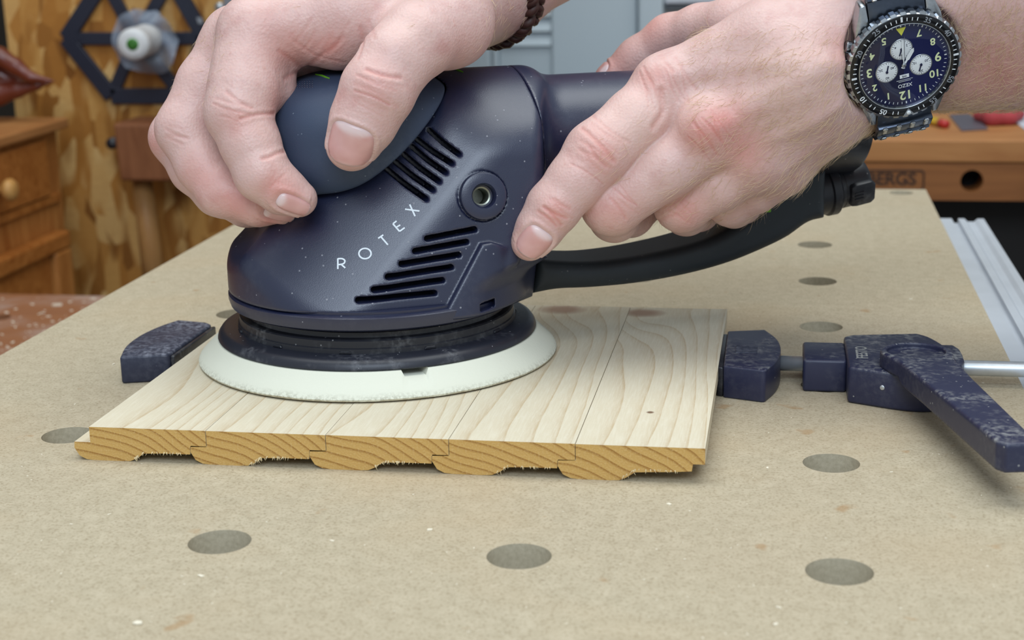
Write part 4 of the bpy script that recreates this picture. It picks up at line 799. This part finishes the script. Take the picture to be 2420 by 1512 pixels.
# white roll on the frame's hub, film behind
c1, c2 = at(313, 105, y=YW-95), at(352, 92, y=YW-12); axr = c1-c2; Lr = np.linalg.norm(axr); s1 = 1/(FPX/((c1-CAM)@CF)); r1 = 38*s1
rollo = thing('white_roll', 'white plastic roll with a green disc on its end cap, on the hexagonal frame', 'roll', tuple(c2))
wp = plain('white_plastic', (205, 205, 205), .35)
V, F = lathe([(.1, 0), (r1*.98, 0), (r1*1.02, Lr*.12), (r1*.99, Lr*.42), (r1*.86, Lr*.48), (r1*.86, Lr*.56), (r1*.96, Lr*.62), (r1, Lr*.7), (r1, Lr*.93), (r1*.93, Lr*.99), (r1*.55, Lr), (.1, Lr)], c2, axr, 56); mesh('roll_body', V, F, wp, rollo)
V, F = lathe([(.1, Lr+.6), (r1*.36, Lr+.6), (r1*.38, Lr-.2)], c2, axr, 32); gd = mesh('green_disc', V, F, plain('green_label', (58, 128, 30), .5), rollo)
xx, yy, zz = frame_of(axr)
for k in range(5):
    t = k*1.2566; V, F = lathe([(.1, Lr+1.0), (r1*.08, Lr+1.0), (r1*.09, Lr+.4)], c2+r1*.2*(math.cos(t)*xx+math.sin(t)*yy), axr, 10); mesh('dark_dot', V, F, plain('dark_green', (22, 58, 14), .5), gd)
b_ = NB('clear_film'); film = b_.done(Base_Color=lin((150, 160, 176)), Roughness=.22, Alpha=.42)
def film_f(c0, rad):
    V, F = [], []; n = 40; R_ = np.random.default_rng(2); a = np.convolve(np.tile(R_.uniform(-.3, .3, n), 3), np.ones(6)/6, 'same')[n:2*n]
    for ring, rr in enumerate(np.linspace(.3, 1, 9)):
        for j in range(n):
            t = 2*math.pi*j/n; r_ = rad*rr*(1+a[j]*rr); hgt = 9+4*math.sin(j*.785+ring*.6)*rr+3*math.sin(j*.314-ring*.5)
            V.append(c0+r_*(math.cos(t)*X_+math.sin(t)*Z_)+Yn*hgt)
    for i in range(8):
        for j in range(n): k = (j+1) % n; F.append((i*n+j, i*n+k, (i+1)*n+k, (i+1)*n+j))
    return np.array(V), F
fc = at(352, 96, y=YW-14); V, F = film_f(fc, 78*pxs); V = np.concatenate([V, V+np.array([0, .4, 0])]); n0 = len(V)//2; F = F+[tuple(i+n0 for i in f[::-1]) for f in F]; mesh('plastic_film', V, F, film, rollo)
# mallet hanging head up
mp_ = lambda px, py, d=0: at(px, py, y=YW-d)
mal = thing('wooden_mallet', 'brown wooden mallet with a block head and pale handle, hung on the strand board wall', 'mallet', tuple(mp_(350, 360, 40)))
A, B = mp_(277, 428, 75), mp_(424, 292, 75); mw = mat_wood('mallet_wood', (142, 92, 60), (112, 66, 40), (50, 50, 9), .5)
V, F = prism([(A[0]+3, A[2]), (B[0], A[2]), (B[0], B[2]), (A[0], B[2])], 10, 75, (X_, Z_, Yn), (0, YW, 0), 3, 2); mesh('mallet_head', V, F, mw, mal, smooth=False)
h0, h1 = mp_(336, 425, 42), mp_(372, 720, 42); V, F = tube([h0, h0*.5+h1*.5, h1], [10.5, 11.5, 12.5], 20); mesh('mallet_handle', V, F, mat_wood('handle_wood', (176, 132, 80), (150, 104, 58), (60, 60, 8), .5), mal)
pg = mp_(268, 338, 40); V, F = tube([pg+np.array([0, 40, 0]), pg-np.array([0, 6, 0])], 6, 14); pego = mesh('hanging_peg', V, F, M['black'], org=tuple(pg)); tag(pego, 'black peg sticking out beside the hanging mallet head', 'peg')
# carved reddish handle at the edge of the board
hr = [[(-60, 110, 22), (0, 134, 22), (36, 156, 19), (72, 182, 13), (128, 192, 2)], [(-60, 165, 26), (0, 178, 23), (34, 194, 17), (72, 202, 10), (112, 195, 3)], [(-70, 228, 30), (-5, 222, 27), (40, 213, 18), (85, 203, 10), (120, 194, 3)]]
k_ = 1/(FPX/((mp_(50, 180, 90)-CAM)@CF)); hj = [[(mp_(x, y, 90+(14, 0, 6)[i]), r*k_) for x, y, r in c] for i, c in enumerate(hr)]
def carve_f(P):
    d = None
    for c in hj: e = chain(P, c, 3); d = e if d is None else smin(d, e, 3.5)
    return d
al = np.array([p for c in hj for p, r in c]); V, F = sdf_mesh(carve_f, al.min(0)-14, al.max(0)+14, 2.0)
ch = mesh('carved_handle', V, F, plain('polished_red_wood', (104, 46, 30), .28, 0, .15, 30), org=tuple(al.mean(0))); tag(ch, 'glossy reddish brown carved wooden handle with a pointed horn', 'handle')
# chest of drawers, front turned to the workbench
xf = at(158, 400, y=1085)[0]; zt = at(150, 279, y=1085)[2]; Zp = lambda py: at(158, py, y=1085)[2]
chest = thing('pine_chest', 'orange pine chest with a round drawer knob, beside the strand board wall', 'chest of drawers', (xf-170, 850, -400))
bx('carcass', (xf-340, 560, -900), (xf-8, 1085, Zp(303)), pine_v, chest)
bx('chest_top', (xf-350, 550, Zp(303)), (xf+4, 1092, zt), mat_wood('pine_top', (178, 124, 74), (150, 96, 52), (60, 6, 60), .5), chest, 2)
dr = bx('drawer', (xf-8, 590, Zp(448)), (xf-2, 1050, Zp(318)), pine, chest, 2)
kp = at(2, 449, x=xf+2); V, F = lathe([(5, 0), (5, 6), (9, 9), (14, 14), (15, 19), (12, 24), (6, 26), (.1, 26.3)], (xf-2, kp[1], kp[2]), (1, 0, 0), 28); V = np.array([xf-2, kp[1], kp[2]])+(V-np.array([xf-2, kp[1], kp[2]]))*.75; mesh('knob', V, F, mat_wood('pale_knob', (196, 150, 88), (176, 124, 64), (40, 40, 40), .35), dr)
bx('rail', (xf-8, 570, Zp(470)), (xf-4, 1075, Zp(450)), pine, chest, 1)
dz1 = Zp(532); door = bx('door_panel', (xf-8, 575, -880), (xf+2, 1025, dz1-19), pine, chest, 1)
bx('door_rail', (xf-8, 575, dz1-18), (xf+9, 1062, dz1), pine, door, 3); bx('door_stile', (xf-8, 1026, -880), (xf+9, 1062, dz1-18), pine_v, door, 3)
# low board bench to the side, dusted
ZB = -115.0; yb = at(135, 697, z=ZB)[1]
lb = thing('low_bench', 'dusty brown board bench lower than the perforated top, with a round hole', 'bench', (-400, 300, ZB))
hx, hy, _ = at(-4, 750, z=ZB)
bm = bmesh.new(); es = []; loop([(-900, -200), (-86, -200), (-86, yb), (-900, yb)]); t = np.linspace(0, 2*np.pi, 40, endpoint=False); loop(np.stack([hx+10*np.cos(t), hy+10*np.sin(t)], 1))
bmesh.ops.triangle_fill(bm, edges=es, use_beauty=True); bmesh.ops.recalc_face_normals(bm, faces=bm.faces)
if sum(f.normal.z for f in bm.faces) < 0: bmesh.ops.reverse_faces(bm, faces=bm.faces)
x_e = bmesh.ops.extrude_edge_only(bm, edges=[e for e in bm.edges if e.is_boundary])
for g_ in x_e['geom']:
    if isinstance(g_, bmesh.types.BMVert): g_.co.z = -40
bm.verts.index_update(); V = np.array([v.co[:] for v in bm.verts])+np.array([0, 0, ZB]); F = [[v.index for v in f.verts] for f in bm.faces]; bm.free()
def mat_dusty_board():
    b = NB('dusty_board'); v = b.coord(); g = b.noise(b.add('Mapping', {0: v, 3: (10, 60, 60)}).outputs[0], 1, 4, .6); c = b.mix(g, lin((150, 98, 60)), lin((128, 80, 50))); d1 = b.noise(v, 9, 3); d2 = b.noise(v, 60, 3, .6)
    return b.done(Base_Color=b.mix(b.math('MULTIPLY', b.ramp(d1, [(.42, G(0)), (.58, G(1))]), b.ramp(d2, [(.3, G(.2)), (.7, G(.75))])), c, lin((176, 160, 150))), Roughness=.7)
mesh('bench_board', V, F, mat_dusty_board(), lb, smooth=False)
for x in (-880, -160):
    for y in (-180, yb-60): bx('leg', (x, y, -900), (x+50, y+50, ZB-40.1), oldwood, lb)
# joiner's bench behind
Y2 = 950.0; z1, z2, z3 = at(2240, 331, y=Y2)[2], at(2240, 386, y=Y2)[2], at(2240, 474, y=Y2)[2]
jb = thing('joiners_bench', 'brown beech workbench with a branded apron and round dog hole', 'bench', (500, 1150, z1))
bx('bench_top', (190, Y2, z2+.6), (1100, 1480, z1), mat_wood('bench_top_wood', (186, 132, 80), (160, 104, 58), (6, 40, 40), .5), jb, 1.5)
bm = bmesh.new(); es = []; loop([(190, z3), (1100, z3), (1100, z2), (190, z2)]); hb = at(2297, 428, y=Y2); t = np.linspace(0, 2*np.pi, 48, endpoint=False); loop(np.stack([hb[0]+9.6*np.cos(t), hb[2]+9.6*np.sin(t)], 1))
bmesh.ops.triangle_fill(bm, edges=es, use_beauty=True); bmesh.ops.recalc_face_normals(bm, faces=bm.faces)
if sum(f.normal.z for f in bm.faces) < 0: bmesh.ops.reverse_faces(bm, faces=bm.faces)
x_e = bmesh.ops.extrude_edge_only(bm, edges=[e for e in bm.edges if e.is_boundary])
for g_ in x_e['geom']:
    if isinstance(g_, bmesh.types.BMVert): g_.co.z = -34
bm.verts.index_update(); V = np.array([v.co[:] for v in bm.verts]); F = [[v.index for v in f.verts] for f in bm.faces]; bm.free()
mesh('apron', V[:, :1]*X_+V[:, 1:2]*Z_+V[:, 2:3]*Yn+np.array([0, Y2+1, 0]), F, mat_wood('apron_wood', (150, 96, 52), (122, 74, 38), (6, 50, 50), .55), jb, smooth=False)
V, F = lathe([(9.5, -30), (.1, -30)], (hb[0], Y2+1, hb[2]), (0, -1, 0), 32); mesh('dog_hole_shade_disc', V, F, M['dark'], jb)  # black disc paints the darkness at the bottom of the hole
burn = plain('burnt_mark', (46, 28, 18), .8)
tb = at(2170, 425, y=Y2); text('SJÖBERGS', 15.0, (X_, Z_, Yn), (tb[0]-34, Y2+.9, tb[2]), burn, jb, 'burnt_lettering', .12, .35, spacing=.98)
fx0, fx1, fz0, fz1 = tb[0]-92, at(2183, 425, y=Y2)[0], at(2100, 449, y=Y2)[2], at(2100, 403, y=Y2)[2]
def rrect(x0, z0, x1, z1, r): return [(cx+r*math.cos(t), cz+r*math.sin(t)) for cx, cz, a in ((x1-r, z1-r, 0), (x0+r, z1-r, 90), (x0+r, z0+r, 180), (x1-r, z0+r, 270)) for t in [math.radians(a+q) for q in range(0, 91, 15)]]
pp = np.array(rrect(fx0, fz0, fx1, fz1, 3)); pp = np.vstack([pp, pp[:1]]); V, F = tube(np.stack([pp[:, 0], np.full(len(pp), Y2+.9), pp[:, 1]], 1), .8, 6, False); mesh('burnt_border', V, F, burn, jb)
bx('under_bench_shade_box', (250, 1010, -900), (1060, 1470, z3-10), plain('under_bench_shade', (26, 22, 20), .8), jb)  # added near-black box, its colour stands in for the shade under the bench
bx('leg', (1000, Y2+20, -900), (1060, Y2+80, z3-.2), oldwood, jb); bx('leg', (200, Y2+20, -900), (250, Y2+80, z3-.2), oldwood, jb); bx('stretcher', (250, Y2+30, -330), (1000, Y2+60, -260), mat_wood('stretcher_wood', (120, 78, 46), (96, 60, 34), (6, 50, 50), .6), jb)
# things lying on it
def onb(px, py, dz=0): return at(px, py, z=z1+dz)
p0, p1 = onb(2120, 262, 4), onb(2236, 294, 4); pe = (p1-p0)/np.linalg.norm(p1-p0)
pen = thing('pencil', 'yellow pencil with a red end lying on the brown bench', 'pencil', tuple(p0-np.array([0, 0, 4])))
V, F = tube([p0, p1-pe*13], 3.7, 6); mesh('pencil_body', V, F, plain('yellow_lacquer', (206, 170, 30), .4), pen, smooth=False); V, F = tube([p1-pe*13, p1], 3.8, 14); mesh('red_end', V, F, plain('red_lacquer', (176, 40, 34), .4), pen)
q4 = [onb(2245, 272), onb(2330, 306), onb(2290, 313), onb(2270, 310)]
V, F = prism([(p[0], p[1]) for p in (onb(2243, 275), onb(2272, 311), onb(2335, 307), onb(2290, 272))], z1+.05, z1+2, bevel=.4, seg=1); bl = mesh('scraper_plate', V, F, plain('grey_steel_plate', (104, 98, 106), .4, .3), smooth=False, org=tuple(onb(2290, 292))); tag(bl, 'thin grey steel plate lying beyond the pencil', 'plate')
gl = [(onb(2315, 272, 7), 6), (onb(2345, 276, 8), 8), (onb(2385, 277, 7), 7), (onb(2410, 270, 6), 5)]
V, F = sdf_mesh(lambda P: smin(chain(P, gl, 4), np.linalg.norm(P-(onb(2360, 268, 9)), axis=1)-8, 4), np.min([p for p, r in gl], 0)-12, np.max([p for p, r in gl], 0)+18, 1.6); gv = mesh('red_rag', V, F, plain('red_cloth', (170, 62, 66), .8), org=tuple(onb(2360, 280))); tag(gv, 'crumpled pinkish red rag on the brown bench', 'rag')
V, F = prism([(p[0], p[1]) for p in (onb(2366, 264), onb(2520, 384), onb(2560, 300), onb(2440, 255))], z1+.05, z1+1.2); pa = mesh('paper_sheet', V, F, plain('paper', (196, 198, 206), .8), smooth=False, org=tuple(onb(2450, 300))); tag(pa, 'white sheet of paper at the end of the brown bench', 'paper')
# pale cabinet
YC = 1500.0; gx = lambda px, py=80, y=YC: at(px, py, y=y)[0]; gz = lambda py, px=1240, y=YC: at(px, py, y=y)[2]
cabm = plain('pale_grey_paint', (184, 197, 204), .45, 0, .02, 4)
cab = thing('pale_cabinet', 'pale blue grey cupboard with louvre slats seen past the motor', 'cupboard', (400, YC, -900))
bx('carcass', (gx(1040), YC, -900), (gx(2080), YC+300, gz(-400)), cabm, cab)
bx('stile', (gx(1164), YC-10, -900), (gx(1180), YC-.2, gz(-400)), cabm, cab, 3); bx('stile', (gx(1305), YC-10, -900), (gx(1507), YC-.2, gz(-400)), cabm, cab, 3); bx('stile', (gx(1512), YC-22, -900), (gx(1570), YC-.2, gz(-400)), cabm, cab, 3); bx('stile', (gx(1030), YC-10, -900), (gx(1162), YC-.2, gz(-400)), cabm, cab, 3)
for i, py in enumerate((107, 73, 38, 3, -32, -67, -102)):
    z_ = gz(py); zt2 = gz(py-33); V, F = prism([(0, z_), (-9, z_), (-2, zt2-2), (0, zt2-2)], gx(1180)+.5, gx(1305)-.5, (np.array([0, 1.0, 0]), Z_, X_), (0, YC, 0)); mesh('slat', V, F, cabm, cab, smooth=False)
bx('lower_panel', (gx(1180)+.5, YC-5, -900), (gx(1305)-.5, YC-.2, gz(110)), cabm, cab, 1)
bx('dark_shelf', (gx(1574), YC-14, gz(22, 1640)), (gx(1760), YC-.2, gz(8, 1640)), plain('dark_grey', (88, 94, 100), .6), cab); bx('white_strip', (gx(1574), YC-18, gz(6, 1640)), (gx(1760), YC-.2, gz(-14, 1640)), plain('white_edge', (190, 196, 206), .5), cab)
# upright of grey steel in front of the strand board, screw beside it
up_ = bx('steel_upright', (at(528, 20, y=YW-40)[0], YW-40, -900), (at(580, 20, y=YW-40)[0], YW-.5, 640), plain('grey_steel_paint', (128, 130, 136), .5, .2), org=(at(555, 20, y=YW-20)[0], YW-20, -900)); tag(up_, 'grey steel upright standing against the strand board wall', 'post')
scw = at(521, 17, y=YW-14); V, F = tube([scw+np.array([0, 13, 0]), scw-np.array([0, 4, 0])], 2.2, 10); V2, F2 = lathe([(2, 0), (5, -2.5), (5, -3.4), (.1, -3.6)], scw, (0, 1, 0), 18); V, F = joinm((V, F), (V2, F2)); so = mesh('screw', V, F, M['steel'], org=tuple(scw)); tag(so, 'bright screw in the strand board wall beside the steel upright', 'screw')
# loose dust and chips (uncountable)
def chips(name, n, region, z, smin_, smax_, mat, label, cat, seed):
    R = np.random.default_rng(seed); V, F = [], []
    for i in range(n):
        px, py = R.uniform(region[0], region[2]), R.uniform(region[1], region[3]); p = at(px, py, z=z)
        if name == 'wood_dust' and (p[0] < X0+4 or p[0] > X1-4 or (15 < p[0] < 246 and 69 < p[1] < 270) or any(np.hypot(p[0]-hx_, p[1]-hy_) < hr_+1.5 for hx_, hy_, hr_ in holes)): continue
        if name == 'wood_shavings' and p[0] > -92: continue
        s = R.uniform(smin_, smax_)*(1 if R.random() < .93 else 2.4); a = R.uniform(0, 6.28); e, f = np.array([math.cos(a), math.sin(a), 0])*s, np.array([-math.sin(a), math.cos(a), 0])*s*R.uniform(.25, .7); k = len(V); h_ = np.array([0, 0, s*R.uniform(.2, .5)])
        V += [p-e-f*.4, p+e*.7-f, p+e+f*.5, p-e*.6+f]; V += [q+h_+R.normal(0, s*.1, 3)*np.array([1, 1, 0]) for q in V[-4:]]
        F += [(k+4, k+5, k+6, k+7), (k, k+1, k+5, k+4), (k+1, k+2, k+6, k+5), (k+2, k+3, k+7, k+6), (k+3, k, k+4, k+7)]
    o = mesh(name, np.array(V), F, mat, smooth=False); o['kind'] = 'stuff'; tag(o, label, cat); return o
chipm = plain('pale_chip', (232, 222, 200), .7)
chips('wood_dust', 520, (-40, 480, 2460, 1520), 0.02, .12, .42, chipm, 'pale specks of wood dust scattered over the perforated top', 'dust', 11)
chips('wood_shavings', 120, (-60, 700, 270, 870), ZB+.05, .5, 2.2, chipm, 'pale shavings scattered on the low brown bench', 'shavings', 12)

cp = at(326, 1474, z=.05); V, F = prism([(-1.4, -.6), (.2, -1.0), (1.5, -.2), (.9, .8), (-.7, .9)], 0, .7, bevel=.15, seg=1); V = V+cp; wc = mesh('wood_chip', V, F, chipm, smooth=False, org=tuple(cp)); tag(wc, 'largest pale wood chip on the perforated top, near its front edge', 'chip')
